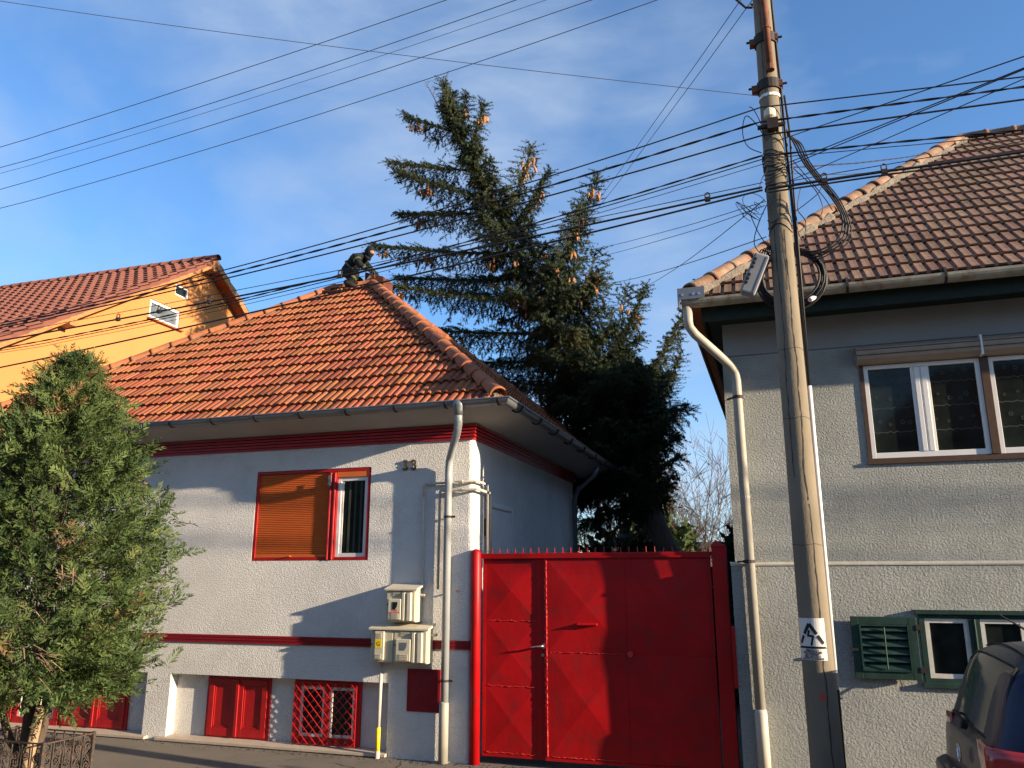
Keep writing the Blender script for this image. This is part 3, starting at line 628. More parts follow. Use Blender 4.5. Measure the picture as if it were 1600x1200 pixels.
wk = obj('wicket_leaf', framebox(MB(), -3.47, -2.70, .055, 2.30, GYy - .004, GYy + .03, .035), M['redgate'], ga)
obj('wicket_stile', MB().box(-2.80, -2.735, GYy - .007, GYy + .01, .09, 2.265), M['redgate'], wk)
zs = [.09, .825, 1.56, 2.262]
for i in range(3): dpanel(-3.434, -2.802, zs[i] + .001, zs[i + 1] - .001, GYy, .018, wk)
ml = obj('main_leaf', framebox(MB(), -2.695, -.765, .055, 2.30, GYy - .030, GYy + .028, .03), M['redgate'], ga)
xs_ = [-2.664, -1.73, -.797]; zz_ = [.087, 1.22, 2.268]
for i in range(2):
    for j in range(2): dpanel(xs_[i] + .001, xs_[i + 1] - .001, zz_[j] + .001, zz_[j + 1] - .001, GYy - .022, .022, ml)
obj('back_sheet', MB().box(-3.45, -.77, GYy + .012, GYy + .016, .07, 2.29), M['redgate'], ga)
def weld(a, b, parent, r=.011, name='weld_bead'):
    a, b = Vector(a), Vector(b); n = int((b - a).length / .022); pts, rr = [], []
    for i in range(n + 1):
        pts.append(a + (b - a) * i / n + Vector((0, random.uniform(-.002, .002), random.uniform(-.006, .006)))); rr.append(r * random.uniform(.5, 1.25))
    obj(name, MB().tube(pts, rr, 6), M['weld'], parent, smooth=True)
for z in (.825, 1.56): weld((-3.43, GYy - .002, z), (-2.80, GYy - .002, z), wk, .006)
weld((-3.43, GYy - .003, .10), (-2.81, GYy - .003, .10), wk, .007)
weld((-2.672, GYy - .026, .09), (-2.672, GYy - .026, 2.26), ml, .009); weld((-2.655, GYy - .024, 1.22), (-1.75, GYy - .024, 1.22), ml, .005); weld((-2.65, GYy - .024, .10), (-1.8, GYy - .024, .10), ml, .006)
tr = obj('top_rail', MB().box(-3.50, -.742, GYy - .035, GYy + .035, 2.301, 2.345), M['redgate'], ga, bevel=.006)
obj('drip_strip', MB().box(-3.48, -.76, GYy - .046, GYy - .034, 2.284, 2.306), M['redgate'], tr)
for i in range(27):
    x = -3.36 + i * .099; a = random.uniform(-.004, .004)
    obj('spike', MB().tube([(x, GYy, 2.34), (x + a, GYy, 2.405 + random.uniform(-.005, .008))], [.0065, .005], 6), M['redpaint'], tr)
hd = obj('lever_handle', MB().tube([(-2.715, GYy - .004, 1.285), (-2.715, GYy - .06, 1.285), (-2.73, GYy - .066, 1.286), (-2.85, GYy - .066, 1.272)], [.013, .013, .012, .009], 8), M['steel'], ga, smooth=True)
obj('handle_rose', MB().disc((-2.715, GYy - .005, 1.285), (0, -1, 0), .028, .012, 14), M['steel'], hd)
obj('key_cylinder', MB().disc((-2.72, GYy - .005, 1.185), (0, -1, 0), .017, .02, 10), M['steel'], ga)
ls = obj('letter_slot', MB().prism([(-2.30, GYy - .03, 1.515), (-2.30, GYy - .03, 1.553), (-2.30, GYy - .075, 1.538), (-2.30, GYy - .075, 1.525)], (.235, 0, .004)), M['redgate'], ga, bevel=.003)
kn = obj('filled_hole', MB().disc((-1.69, GYy - .046, 1.225), (0, -1, 0), .034, .012, 12), M['weld'], ga)

# ------------------------------------------------------------------ orange house behind on the left
oh = thing('orange_house', 'bright orange gabled house with rust red tiled roof rising behind the white one', 'house', (-18, 16, 0))
XO, AY, AZ, TP = -14.2, 16.60, 10.36, math.tan(R(33.7))
wl = MB(); fy, by = 8.2, 24.8
gz = lambda y: AZ - .18 - abs(y - AY) * TP
ows = [(14.83, 15.87, 8.22, 8.70), (15.62, 16.12, 9.08, 9.38)]       # y0,y1,z0,z1 windows in the gable
# gable wall split into strips with the two openings
ys = sorted({fy, by, AY, *[v for o_ in ows for v in o_[:2]]})
for a, b in zip(ys[:-1], ys[1:]):
    hs_ = sorted([o_ for o_ in ows if o_[0] < (a + b) / 2 < o_[1]], key=lambda o_: o_[2]); z = -.3
    for o_ in hs_:
        wl.quad((XO, a, z), (XO, b, z), (XO, b, o_[2]), (XO, a, o_[2])); z = o_[3]
    wl.quad((XO, a, z), (XO, b, z), (XO, b, gz(b)), (XO, a, gz(a)))
for y0, y1, z0, z1 in ows:
    X2 = XO - .12
    wl.quad((XO, y0, z0), (XO, y0, z1), (X2, y0, z1), (X2, y0, z0)); wl.quad((XO, y1, z1), (XO, y1, z0), (X2, y1, z0), (X2, y1, z1)); wl.quad((XO, y0, z1), (XO, y1, z1), (X2, y1, z1), (X2, y0, z1)); wl.quad((XO, y1, z0), (XO, y0, z0), (X2, y0, z0), (X2, y1, z0))
wl.quad((XO, fy, -.3), (XO, fy, gz(fy)), (-26, fy, gz(fy)), (-26, fy, -.3)); wl.quad((-26, by, -.3), (-26, by, gz(by)), (XO, by, gz(by)), (XO, by, -.3))
obj('wall', wl, M['orange'], oh)
for (y0, y1, z0, z1), nm in zip(ows, ('window', 'small_window')):
    f = MB(); t = .07 if nm == 'window' else .045
    f.box(XO - .10, XO - .03, y0, y0 + t, z0, z1); f.box(XO - .10, XO - .03, y1 - t, y1, z0, z1); f.box(XO - .10, XO - .031, y0 + t, y1 - t, z0, z0 + t); f.box(XO - .10, XO - .031, y0 + t, y1 - t, z1 - t, z1)
    fo = obj(nm, f, M['white_pvc'], oh)
    obj('pane', MB().quad((XO - .07, y0 + .03, z0 + .03), (XO - .07, y1 - .03, z0 + .03), (XO - .07, y1 - .03, z1 - .03), (XO - .07, y0 + .03, z1 - .03)), M['glass2'] if nm == 'window' else M['glass'], fo)
    if nm == 'window': obj('sill', MB().box(XO - .05, XO + .09, y0 - .06, y1 + .10, z0 - .05, z0 - .015), M['woodred'], fo)
XV = XO + .36
rd = MB(); q = lambda x, y, dz=0: (x, y, AZ - abs(y - AY) * TP + dz)
fy2, by2 = 7.4, 25.6
for ya, yb in ((fy2, AY), (AY, by2)):
    rd.prism([q(XV, ya), q(XV, yb), q(XV, yb, -.12), q(XV, ya, -.12)], (-12, 0, 0))
ro = obj('roof', rd, M['woodred'], oh)
for ya, yb in ((fy2, AY), (by2, AY)):
    obj('barge_board', MB().prism([q(XV + .004, ya, -.02), q(XV + .004, yb, -.02), q(XV + .004, yb, -.21), q(XV + .004, ya, -.21)], (.035, 0, 0)), M['wood'], ro)
for yy in (12.4, 9.2, 16.62, 20.6):
    zb = AZ - abs(yy - AY) * TP - .13; obj('purlin_end', MB().box(XO - .1, XV + .002, yy - .09, yy + .09, zb - .20, zb - .005), M['wood'], ro)
pt = roll_profile(.30, 1, .16, .05); tlo = tile_mesh('tile', .30, .40, pt, .04, .025, M['tile_o'])
so_ = math.hypot(AY - fy2, (AY - fy2) * TP); Vo = (0, math.cos(R(33.7)), math.sin(R(33.7)))
tile_field(ro, (XV - 11.5, fy2, AZ - (AY - fy2) * TP + .005), (1, 0, 0), Vo, 0, 11.5, so_ - .05, .30, .36, tlo, [(1, 0, 11.62), (0, 1, so_ - .02)], M['tile_o'], lambda c: False, 'roof_tiles')
tile_field(ro, (XV, by2, AZ - (by2 - AY) * TP + .005), (-1, 0, 0), (0, -math.cos(R(33.7)), math.sin(R(33.7))), 0, 11.5, math.hypot(by2 - AY, (by2 - AY) * TP), .30, .36, tlo, [(1, 0, 11.7), (0, 1, math.hypot(by2 - AY, (by2 - AY) * TP) - .02)], M['tile_o'], lambda c: False, 'roof_tiles')
vt = MB().prism([(-.16, 0, .045), (.05, 0, .045), (.05, 0, -.11), (.03, 0, -.11), (.03, 0, .02), (-.16, 0, .02)], (0, .40, .0)).mesh('verge_tile'); vt.materials.append(M['tile_o'])
for i in range(int(so_ / .36)):
    base = Vector((XV, fy2, AZ - (AY - fy2) * TP)) + Vector(Vo) * (i * .36); rot = Matrix((Vector((1, 0, 0)), Vector(Vo), Vector((1, 0, 0)).cross(Vector(Vo)))).transposed().to_4x4()
    obj('verge_tile', vt, M['tile_o'], ro, mtx=Matrix.Translation(base) @ rot @ Matrix.Translation((0, 0, .03)) @ Matrix.Rotation(-.05, 4, 'X'))
    if i < 24:
        base2 = Vector((XV, by2, AZ - (by2 - AY) * TP)) + Vector((0, -Vo[1], Vo[2])) * (i * .36); V2 = Vector((0, -Vo[1], Vo[2])); rot2 = Matrix((Vector((1, 0, 0)), V2, Vector((1, 0, 0)).cross(V2))).transposed().to_4x4()
        obj('verge_tile', vt, M['tile_o'], ro, mtx=Matrix.Translation(base2) @ rot2 @ Matrix.Translation((0, 0, .0)))
cmo = cap_mesh('ridge_cap', .40, .13, .11, M['tile_o'])
caps_along(ro, (XV - 11.4, AY, AZ + .03), (XV + .03, AY, AZ + .03), .35, cmo, M['tile_o'], 'ridge_cap', .0)

# ------------------------------------------------------------------ grey house on the right
GR = 9.27
gh = thing('grey_house', 'grey roughcast house with brown tiled roof and green basement shutter behind the pole', 'house', (4, GR, 0))
XL, XRr = -.46, 9.5
hol = [(.955, 3.45, 3.262, 4.515, .07), (1.255, 2.60, 1.045, 1.72, .08)]
w2 = hole_wall(MB(), XL - .03, XRr, 2.205, 4.535, GR, [hol[0]], .07)
hole_wall(w2, XL - .075, XRr, -.3, 2.195, GR - .035, [hol[1]], .08)
w2.quad((XL - .075, GR - .035, 2.195), (XRr, GR - .035, 2.195), (XRr, GR, 2.205), (XL - .03, GR, 2.205))
w2.quad((XL - .03, GR, 2.2), (XL - .03, GR, 4.535), (XL - .03, 17, 4.535), (XL - .03, 17, 2.2)); w2.quad((XL - .075, GR - .035, -.3), (XL - .075, GR - .035, 2.195), (XL - .075, 17, 2.195), (XL - .075, 17, -.3))
w2.quad((XL - .03, 17, -.3), (XRr, 17, -.3), (XRr, 17, 5), (XL - .03, 17, 5)); w2.quad((XRr, GR, -.3), (XRr, 17, -.3), (XRr, 17, 5), (XRr, GR, 5))
obj('wall', w2, M['grey_stucco'], gh)
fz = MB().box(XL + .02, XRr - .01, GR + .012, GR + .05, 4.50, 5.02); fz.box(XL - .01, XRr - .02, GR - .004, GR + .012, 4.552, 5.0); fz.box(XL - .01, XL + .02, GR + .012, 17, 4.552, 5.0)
obj('frieze', fz, M['grey_eave_shade'], gh)
obj('string_course', MB().prism([(XL - .08, GR - .043, 2.20), (XL - .08, GR - .005, 2.225), (XL - .08, GR - .004, 2.19), (XL - .08, GR - .043, 2.185)], (XRr - XL, 0, 0)), mk('course_paint', (.47, .44, .36), .9, .15, 9, .5, 60, .005), gh)
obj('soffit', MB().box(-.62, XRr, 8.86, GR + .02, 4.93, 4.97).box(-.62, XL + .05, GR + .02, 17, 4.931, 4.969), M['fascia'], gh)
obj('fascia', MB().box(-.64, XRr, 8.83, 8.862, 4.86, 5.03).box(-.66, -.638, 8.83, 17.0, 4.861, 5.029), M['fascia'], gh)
# roof
CO = (-.80, 8.76, 5.10); AP = (3.05, 12.60, 8.50); AP2 = (6.0, 12.60, 8.50)
rdk = MB().add([CO, (9.9, 8.76, 5.10), AP2, AP], [(0, 1, 2, 3)]); rdk.add([CO, AP, (-.80, 17.3, 5.10)], [(0, 1, 2)]); rdk.add([(9.9, 8.76, 5.1), (9.9, 17.3, 5.1), AP2], [(0, 1, 2)]); rdk.add([AP, AP2, (9.9, 17.3, 5.1), (-.80, 17.3, 5.1)], [(0, 1, 2, 3)])
rdk.add([CO, (9.9, 8.76, 5.10), (9.9, 17.3, 5.1), (-.8, 17.3, 5.1)], [(0, 1, 2, 3)])
r2 = obj('roof', rdk, M['woodred'], gh)
dv = Vector(AP) - Vector((AP[0], CO[1], CO[2])); s2 = dv.length; V2_ = dv.normalized()
pb = pan_profile(.244, 2, .040, .025); tlb = tile_mesh('tile', .244, .36, pb, .036, .022, M['tile_b'])
kk = (AP[0] - CO[0]) / s2
vis = lambda c: (Vector((math.cos(R(18.26)), math.sin(R(18.26)), 0)).dot(c) / Vector((-math.sin(R(18.26)), math.cos(R(18.26)), 0)).dot(c)) < .70
tile_field(r2, (-.80, 8.72, 5.085), (1, 0, 0), V2_, 0, 10.7, s2, .244, .315, tlb, [(-1, kk, -.03), (0, 1, s2 - .02), (1, .9, 10.65)], M['tile_b'], vis, jit=.012)
Vw = Vector((AP[0] - CO[0], 0, AP[2] - CO[2])); 
tile_field(r2, (-.83, 17.3, 5.085), (0, -1, 0), Vw, 0, 8.6, Vw.length, .244, .315, tlb, [(1, 3.84 / Vw.length, 8.5), (-1, 4.7 / Vw.length, -.05)], M['tile_b'], lambda c: False, 'side_tiles')
cb = cap_mesh('hip_cap', .40, .125, .10, M['cap_b'])
caps_along(r2, Vector(CO) + Vector((.05, .05, .06)), AP, .345, cb, M['cap_b'], 'hip_cap', .045, .06); caps_along(r2, AP2, AP, .345, cb, M['cap_b'], 'ridge_cap', .04, .05)
mo = MB(); d_ = Vector(AP) - Vector(CO); n_ = 46; pts = []
for i in range(n_ + 1): pts.append(Vector(CO) + d_ * (i / n_) + Vector((.10 + random.uniform(-.02, .02), -.02 + random.uniform(-.02, .02), .035 + random.uniform(-.012, .018))))
mo.tube(pts, [random.uniform(.05, .085) for _ in pts], 7); obj('hip_mortar', mo, M['mortar'], r2)
g2 = gutter(gh, [(-.86, 8.70, 5.075), (9.9, 8.70, 5.06)], .085, M['zinc_old'])
obj('end_plate', MB().box(-.895, -.60, 8.60, 8.608, 5.065, 5.20).box(-.895, -.885, 8.608, 8.80, 4.99, 5.18), M['zinc'], g2)
for x in (-.84, -.72, -.66): obj('rivet', MB().disc((x, 8.60, 5.12), (0, -1, 0), .016, .006, 8), M['steel'], g2)
for x in (.85, 1.78, 2.7, 3.6): obj('gutter_joint', MB().tube([(x, 8.70, 5.066), (x + .025, 8.70, 5.066)], .089, 14), M['iron'], g2)
# downpipe
d2 = obj('downpipe', MB().tube([(-.80, 8.70, 5.0), (-.80, 8.70, 4.83), (-.79, 8.71, 4.77), (-.74, 8.76, 4.70), (-.40, 9.10, 4.40), (-.355, 9.15, 4.33), (-.345, 9.168, 4.22), (-.325, 9.17, .72)], .052, 14), M['pipe_w2'], gh, smooth=True)
obj('lower_pipe', MB().tube([(-.325, 9.17, .74), (-.325, 9.17, .71), (-.32, 9.17, -.06)], [.055, .064, .064], 14), M['cream_pipe'], d2, smooth=True)
for z in (4.02, 2.21): obj('pipe_clamp', MB().tube([(-.34, 9.17, z), (-.34, 9.17, z + .035)], .060, 14).tube([(-.40, 9.17, z + .017), (-.46, 9.26, z + .017)], .012, 6), M['iron'], d2)
obj('pipe_joint', MB().tube([(-.335, 9.17, 2.9), (-.335, 9.17, 2.93)], .055, 14), M['pipe_w2'], d2)
# upper window with roller shutter box
def rwin():
    x0, x1, z0, z1, _ = hol[0]
    o = obj('window', framebox(MB(), x0, x1, z0, z1, GR - .012, GR + .066, .04, .03), M['brown_pvc'], gh)
    obj('mullion', MB().box(2.125, 2.205, GR - .02, GR + .06, z0 + .03, z1 - .2), M['brown_pvc'], o, bevel=.003)
    sb = []
    for k in range(9):
        a = R(-20 + 220 * k / 8); sb.append((x0 - .015, GR - .055 - .075 * math.cos(R(90) - a) * 0 - .06 * math.sin(a), z1 - .10 + .10 * math.cos(a)))
    bx = obj('shutter_box', MB().prism([(x0 - .02, GR - .002, z1 + .012), (x0 - .02, GR - .07, z1 + .005), (x0 - .02, GR - .12, z1 - .03), (x0 - .02, GR - .135, z1 - .09), (x0 - .02, GR - .12, z1 - .15), (x0 - .02, GR - .07, z1 - .19), (x0 - .02, GR - .002, z1 - .195)], (3.5 - x0, 0, 0)), M['box_brown'], o)
    for k, (yy, zz) in enumerate(((GR - .128, z1 - .05), (GR - .134, z1 - .11))): obj('box_seam', MB().tube([(x0 - .02, yy, zz), (3.48, yy, zz)], .004, 5), M['brown_pvc'], bx)
    obj('box_joint', MB().box(2.13, 2.15, GR - .14, GR, z1 - .197, z1 + .014), M['white_pvc'], bx)
    zt = z1 - .20
    for a, b, two in ((x0 + .04, 2.125, True), (2.205, 3.41, True)):
        f = obj('sash_frame', framebox(MB(), a, b, z0 + .03, zt, GR + .002, GR + .055, .045, .06), M['white_pvc'], o, bevel=.003)
        xm = (a + b) / 2 - .01
        for s0, s1 in ((a + .045, xm - .05), (xm + .05, b - .045)):
            obj('pane', MB().quad((s0 - .01, GR + .034, z0 + .08), (s1 + .01, GR + .034, z0 + .08), (s1 + .01, GR + .034, zt - .035), (s0 - .01, GR + .034, zt - .035)), M['glass'], f)
            lc = MB()          # lace scallops just behind the pane
            for row in range(3):
                zc = z0 + .32 + row * .26; npt = 14
                for k in range(npt):
                    u0, u1 = s0 + (s1 - s0) * k / npt, s0 + (s1 - s0) * (k + 1) / npt
                    wv = lambda t: zc - .022 * abs(math.sin(t * math.pi * npt / 2.4))
                    lc.quad((u0, GR + .031, wv(k / npt)), (u1, GR + .031, wv((k + 1) / npt)), (u1, GR + .031, wv((k + 1) / npt) + .012), (u0, GR + .031, wv(k / npt) + .012))
                for k in range(4):
                    u = s0 + .03 + (s1 - s0 - .06) * (k + random.uniform(.2, .8)) / 4; rq = random.uniform(.010, .022); zq = zc + .09 + random.uniform(-.03, .04)
                    for pt in range(5): lc.add([(u + rq * .9 * math.cos(R(72 * pt)) + rq * .5 * math.cos(R(60 * j)), GR + .0305 - .0001 * pt, zq + rq * .9 * math.sin(R(72 * pt)) + rq * .5 * math.sin(R(60 * j))) for j in range(6)], [tuple(range(6))])
            obj('lace', lc, M['lace'], f, kind='stuff')
        obj('centre_post', MB().box(xm - .09, xm + .09, GR + .012, GR + .05, z0 + .088, zt - .046).box(xm - .055, xm - .01, GR - .004, GR + .02, z0 + .09, zt - .05).box(xm + .012, xm + .06, GR - .002, GR + .02, z0 + .09, zt - .05), M['white_pvc'], f, bevel=.003)
    obj('sill', MB().box(x0 - .005, x1, GR - .025, GR + .01, z0 - .03, z0 + .002), M['brown_pvc'], o)
rwin()
# basement window and the open louvred shutter
PY = GR - .035
bo = obj('basement_window', framebox(MB(), 1.258, 2.6, 1.048, 1.717, PY - .012, PY + .07, .05, .045), M['green'], gh)
obj('lintel_board', MB().box(1.225, 2.64, PY - .045, PY + .0, 1.705, 1.745), M['green'], bo); obj('sill', MB().box(1.235, 2.62, PY - .035, PY + .0, 1.008, 1.048), M['green'], bo)
obj('mullion', MB().box(1.70, 1.80, PY - .016, PY + .06, 1.093, 1.66).tube([(1.75, PY - .02, 1.093), (1.75, PY - .02, 1.66)], .012, 8), M['green'], bo)
for a, b in ((1.31, 1.70), (1.80, 2.19), (2.19, 2.55)):
    s = obj('sash', framebox(MB(), a, b, 1.095, 1.662, PY + .005, PY + .045, .042), M['white_wood'], bo)
    obj('pane', MB().quad((a + .03, PY + .03, 1.13), (b - .03, PY + .03, 1.13), (b - .03, PY + .03, 1.63), (a + .03, PY + .03, 1.63)), M['glass'], s)
hz = bpy.data.objects.new('louvred_shutter', None)
shx0, shx1, shz0, shz1 = .615, 1.225, 1.075, 1.675
sh = obj('louvred_shutter', framebox(MB(), shx0, shx1, shz0, shz1, PY - .075, PY - .035, .075), M['green'], gh, bevel=.004, label='open dark green louvred shutter folded against the grey wall')
obj('inner_moulding', framebox(MB(), shx0 + .075, shx1 - .075, shz0 + .075, shz1 - .075, PY - .088, PY - .06, .016), M['green'], sh)
for k in range(6):
    z = shz0 + .105 + k * .074
    obj('louvre', MB().prism([(shx0 + .09, PY - .085, z - .012), (shx0 + .09, PY - .078, z - .020), (shx0 + .09, PY - .040, z + .036), (shx0 + .09, PY - .047, z + .044)], (shx1 - shx0 - .18, 0, 0)), M['green'], sh)
obj('louvre_rod', MB().tube([((shx0 + shx1) / 2, PY - .094, shz0 + .10), ((shx0 + shx1) / 2, PY - .094, shz1 - .10)], .008, 6), M['green'], sh)
obj('backing', MB().box(shx0 + .08, shx1 - .08, PY - .036, PY - .034, shz0 + .08, shz1 - .08), M['green'], sh)
for z in (shz0 + .10, shz1 - .10): obj('hinge', MB().box(shx1 - .01, shx1 + .045, PY - .08, PY - .03, z - .025, z + .025), M['iron'], sh)
obj('hook', MB().tube([(1.02, PY - .07, 1.08), (1.03, PY - .10, 1.02), (1.02, PY - .09, .99)], .007, 6), M['iron'], sh)
obj('latch', MB().box(shx0 - .015, shx0 + .05, PY - .09, PY - .07, 1.34, 1.365), M['iron'], sh)

# ------------------------------------------------------------------ utility pole
PX, PYy = .245, 7.4
po = thing('utility_pole', 'tall cracked concrete utility pole carrying cables in front of the grey house', 'utility pole', (PX, PYy, 0))
ptop = 9.6
prad = lambda z: .134 - .006 * z
pcx = lambda z: .210 + .0016 * (z - 4.2) ** 2 * .6
pm = MB(); zsn = [i * .4 for i in range(25)]
pm.tube([(pcx(z), PYy, z - .2 if z == 0 else z) for z in zsn], [prad(z) for z in zsn], 28)
obj('shaft', pm, M['concrete'], po, smooth=True)
def on_pole(z, a, off=.0):        # a: angle from the camera-facing side, positive to the right
    r = prad(z) + off; return (pcx(z) + r * math.sin(a), PYy - r * math.cos(a), z)
rr = random.Random(5)
for a0, za, zb in ((R(8), 4.6, 5.6), (R(22), .1, 2.7), (R(18), 2.7, 5.2), (R(-28), 2.9, 5.3), (R(-22), 6.6, 7.6), (R(30), 7.0, 8.4)):
    pts = []; z = za; a = a0
    while z < zb: pts.append((z, a)); z += rr.uniform(.025, .07); a += rr.uniform(-.05, .05) + (a0 - a) * .15
    mb = MB(); wd = [rr.uniform(.002, .0065) for _ in pts]
    for i in range(len(pts) - 1):
        (z0, b0), (z1, b1) = pts[i], pts[i + 1]
        mb.quad(on_pole(z0, b0 - wd[i] / .14, .0022), on_pole(z0, b0 + wd[i] / .14, .0022), on_pole(z1, b1 + wd[i + 1] / .14, .0022), on_pole(z1, b1 - wd[i + 1] / .14, .0022))
    obj('crack', mb, M['crack'], po)
for z in (2.33, 4.05, 3.42, .55):
    obj('form_seam', MB().tube([on_pole(z + .006 * math.sin(k), R(-90 + 15 * k), .0) for k in range(13)], .0025, 5), M['crack'], po)
# rusty pipe strapped to the front, clamps and brackets
obj('rusty_pipe', MB().tube([(.155, 7.30, 9.3), (.185, 7.285, 8.2), (.235, 7.262, 7.55), (.24, 7.262, 6.85)], .034, 10), M['rust'], po, smooth=True)
obj('pipe_stub', MB().tube([(.238, 7.262, 7.32), (.238, 7.262, 7.30)], .042, 10).tube([(.24, 7.262, 6.90), (.24, 7.262, 6.84)], .042, 10), M['rust'], po)
for z, wd in ((7.26, .13), (6.74, .14)):
    o = obj('clamp', MB().tube([(pcx(z), PYy, z - .05), (pcx(z), PYy, z + .05)], prad(z) + .018, 20), M['iron'], po)
    obj('clamp_ear', MB().box(pcx(z) - wd - .02, pcx(z) - prad(z), PYy - .05, PYy + .02, z - .045, z + .02), M['rust'], o); obj('clamp_ear', MB().box(pcx(z) + prad(z) - .01, pcx(z) + wd - .01, PYy - .06, PYy + .02, z - .03, z + .03), M['rust'], o)
    obj('clamp_bolt', MB().tube([(pcx(z) - wd - .05, PYy - .03, z), (pcx(z) + wd + .03, PYy - .03, z)], .012, 8), M['iron'], o)
obj('strap', MB().tube([(pcx(6.62), PYy, 6.60), (pcx(6.62), PYy, 6.63)], prad(6.6) + .008, 20), M['white_pvc'], po)
ins = obj('insulator', MB().tube([(.20, 7.25, 6.42), (.20, 7.25, 6.40), (.20, 7.25, 6.33), (.20, 7.25, 6.31)], [.03, .055, .055, .03], 12), M['cream2'], po)
obj('anchor_block', MB().box(.17, .27, 7.22, 7.30, 6.20, 6.31).box(.08, .33, 7.255, 7.29, 6.235, 6.265), M['iron'], po)
for z in (5.66, 5.98, 5.86):
    obj('hoop', MB().tube([on_pole(z + .01 * math.sin(k * 1.3), R(-180 + 20 * k), .006) for k in range(19)], .007, 6), M['iron'], po)
# wire bindings: loose turns round the shaft
wb = MB()
for i in range(9):
    z = 5.72 + i * .035; wb.tube([on_pole(z + .03 * math.sin(k * .8 + i), R(-180 + 24 * k + i * 40), .009 + .006 * math.sin(k + i)) for k in range(16)], .004, 5, False)
for i in range(3): wb.tube([on_pole(5.32 - .05 * i + .04 * math.sin(k * .9 + i), R(-150 + 22 * k), .005) for k in range(15)], .0035, 5, False)
obj('wire_wrap', wb, M['cable'], po, kind='stuff')
# thin conduit and cable down the right side
cnd = obj('conduit', MB().tube([(.345, 7.42, 3.72), (.345, 7.42, 1.16)], .019, 10), M['white_pvc'], po, smooth=True)
obj('conduit_foot', MB().tube([(.345, 7.42, 1.17), (.345, 7.42, -.05)], .021, 8), M['iron'], po)
obj('riser_cable', MB().tube([(.30, 7.36, 9.3), (.31, 7.37, 7.6), (.325, 7.38, 6.8), (.335, 7.40, 5.6), (.34, 7.41, 4.6), (.345, 7.42, 3.7)], .013, 8), M['cable'], po, smooth=True)
obj('riser_cable', MB().tube([(.35, 7.36, 6.6), (.37, 7.36, 6.2), (.36, 7.38, 5.7), (.355, 7.40, 5.0), (.35, 7.42, 3.72)], .010, 8), M['cable'], po, smooth=True)
# warning plate wrapped round the shaft
pz0, pz1 = 1.405, 1.735; a0, a1 = R(-72), R(35)
def wrap(u, z, off): a = a0 + (a1 - a0) * u; return on_pole(z, a, off)
pl = MB(); nn = 14
for i in range(nn):
    for (za, zb) in ((pz0, 1.495), (1.505, pz1)): pl.quad(wrap(i / nn, za, .004), wrap((i + 1) / nn, za, .004), wrap((i + 1) / nn, zb, .004), wrap(i / nn, zb, .004))
sg = obj('warning_plate', pl, M['signw'], po, label='white high voltage warning plate with black triangle and bolt')
def flat(poly, off=.0062):
    mb = MB(); mb.add([wrap(u, z, off) for u, z in poly], [tuple(range(len(poly)))]); return mb
sym = MB()
def strip(p, q, wd, n=6):
    d = Vector((q[0] - p[0], (q[1] - p[1]) / .26)); d.normalize(); nx = Vector((-d.y, d.x)) * wd
    for i in range(n):
        a = [p[0] + (q[0] - p[0]) * i / n, p[1] + (q[1] - p[1]) * i / n]; b = [p[0] + (q[0] - p[0]) * (i + 1) / n, p[1] + (q[1] - p[1]) * (i + 1) / n]
        sym.quad(*[wrap(x + s * nx.x, z + s * nx.y * .26, .0062) for (x, z), s in ((a, -1), (b, -1), (b, 1), (a, 1))])
ax_, az_ = .47, 1.690
for (q_) in ((.10, 1.535), (.90, 1.535)):
    m0 = (ax_ + (q_[0] - ax_) * .52, az_ + (q_[1] - az_) * .52); m1 = (ax_ + (q_[0] - ax_) * .60, az_ + (q_[1] - az_) * .60)
    strip((ax_, az_), m0, .055); strip(m1, q_, .05)
for i in range(10): sym.quad(wrap(.03 + .094 * i, 1.497, .0064), wrap(.03 + .094 * (i + 1), 1.497, .0064), wrap(.03 + .094 * (i + 1), 1.513, .0064), wrap(.03 + .094 * i, 1.513, .0064))
for p_, q_ in (((.46, 1.640), (.40, 1.590)), ((.39, 1.597), (.60, 1.592)), ((.58, 1.597), (.50, 1.520))): strip(p_, q_, .034, 3)
obj('bolt_symbol', sym, M['black'], sg)
for k, s_ in enumerate(('PERICOL DE', 'ELECTROCUTARE', 'NU ATINGETI', 'FIRE, NICI CELE', 'CAZUTE LA PAMANT')):
    obj('lettering', text_mb(s_, .0205, lambda x, y, z, k=k: wrap(.5 + x / .255, 1.476 - k * .0165 + y, .0062 + z), .0003, 'CENTER', .0006), M['black'], sg)
obj('orange_mark', MB().quad(on_pole(1.10, R(-5), .003), on_pole(1.10, R(14), .003), on_pole(1.15, R(8), .003), on_pole(1.17, R(0), .003)), M['redprint'], po)
# arm with a hook at the top left
br = MB().tube([(-.10, 7.25, 7.80), (.03, 7.25, 7.62), (.06, 7.25, 7.58), (.12, 7.25, 7.565), (.14, 7.25, 7.59), (.11, 7.25, 7.605)], .012, 8); br.box(-.22, -.02, 7.2, 7.3, 7.80, 7.86).tube([(-.1, 7.25, 7.83), (.2, 7.4, 8.3)], .015, 8)
obj('hook_arm', br, M['iron'], po)
ca = obj('crossarm', MB().box(.15, .33, 6.85, 7.95, 8.55, 8.65), M['iron'], po)
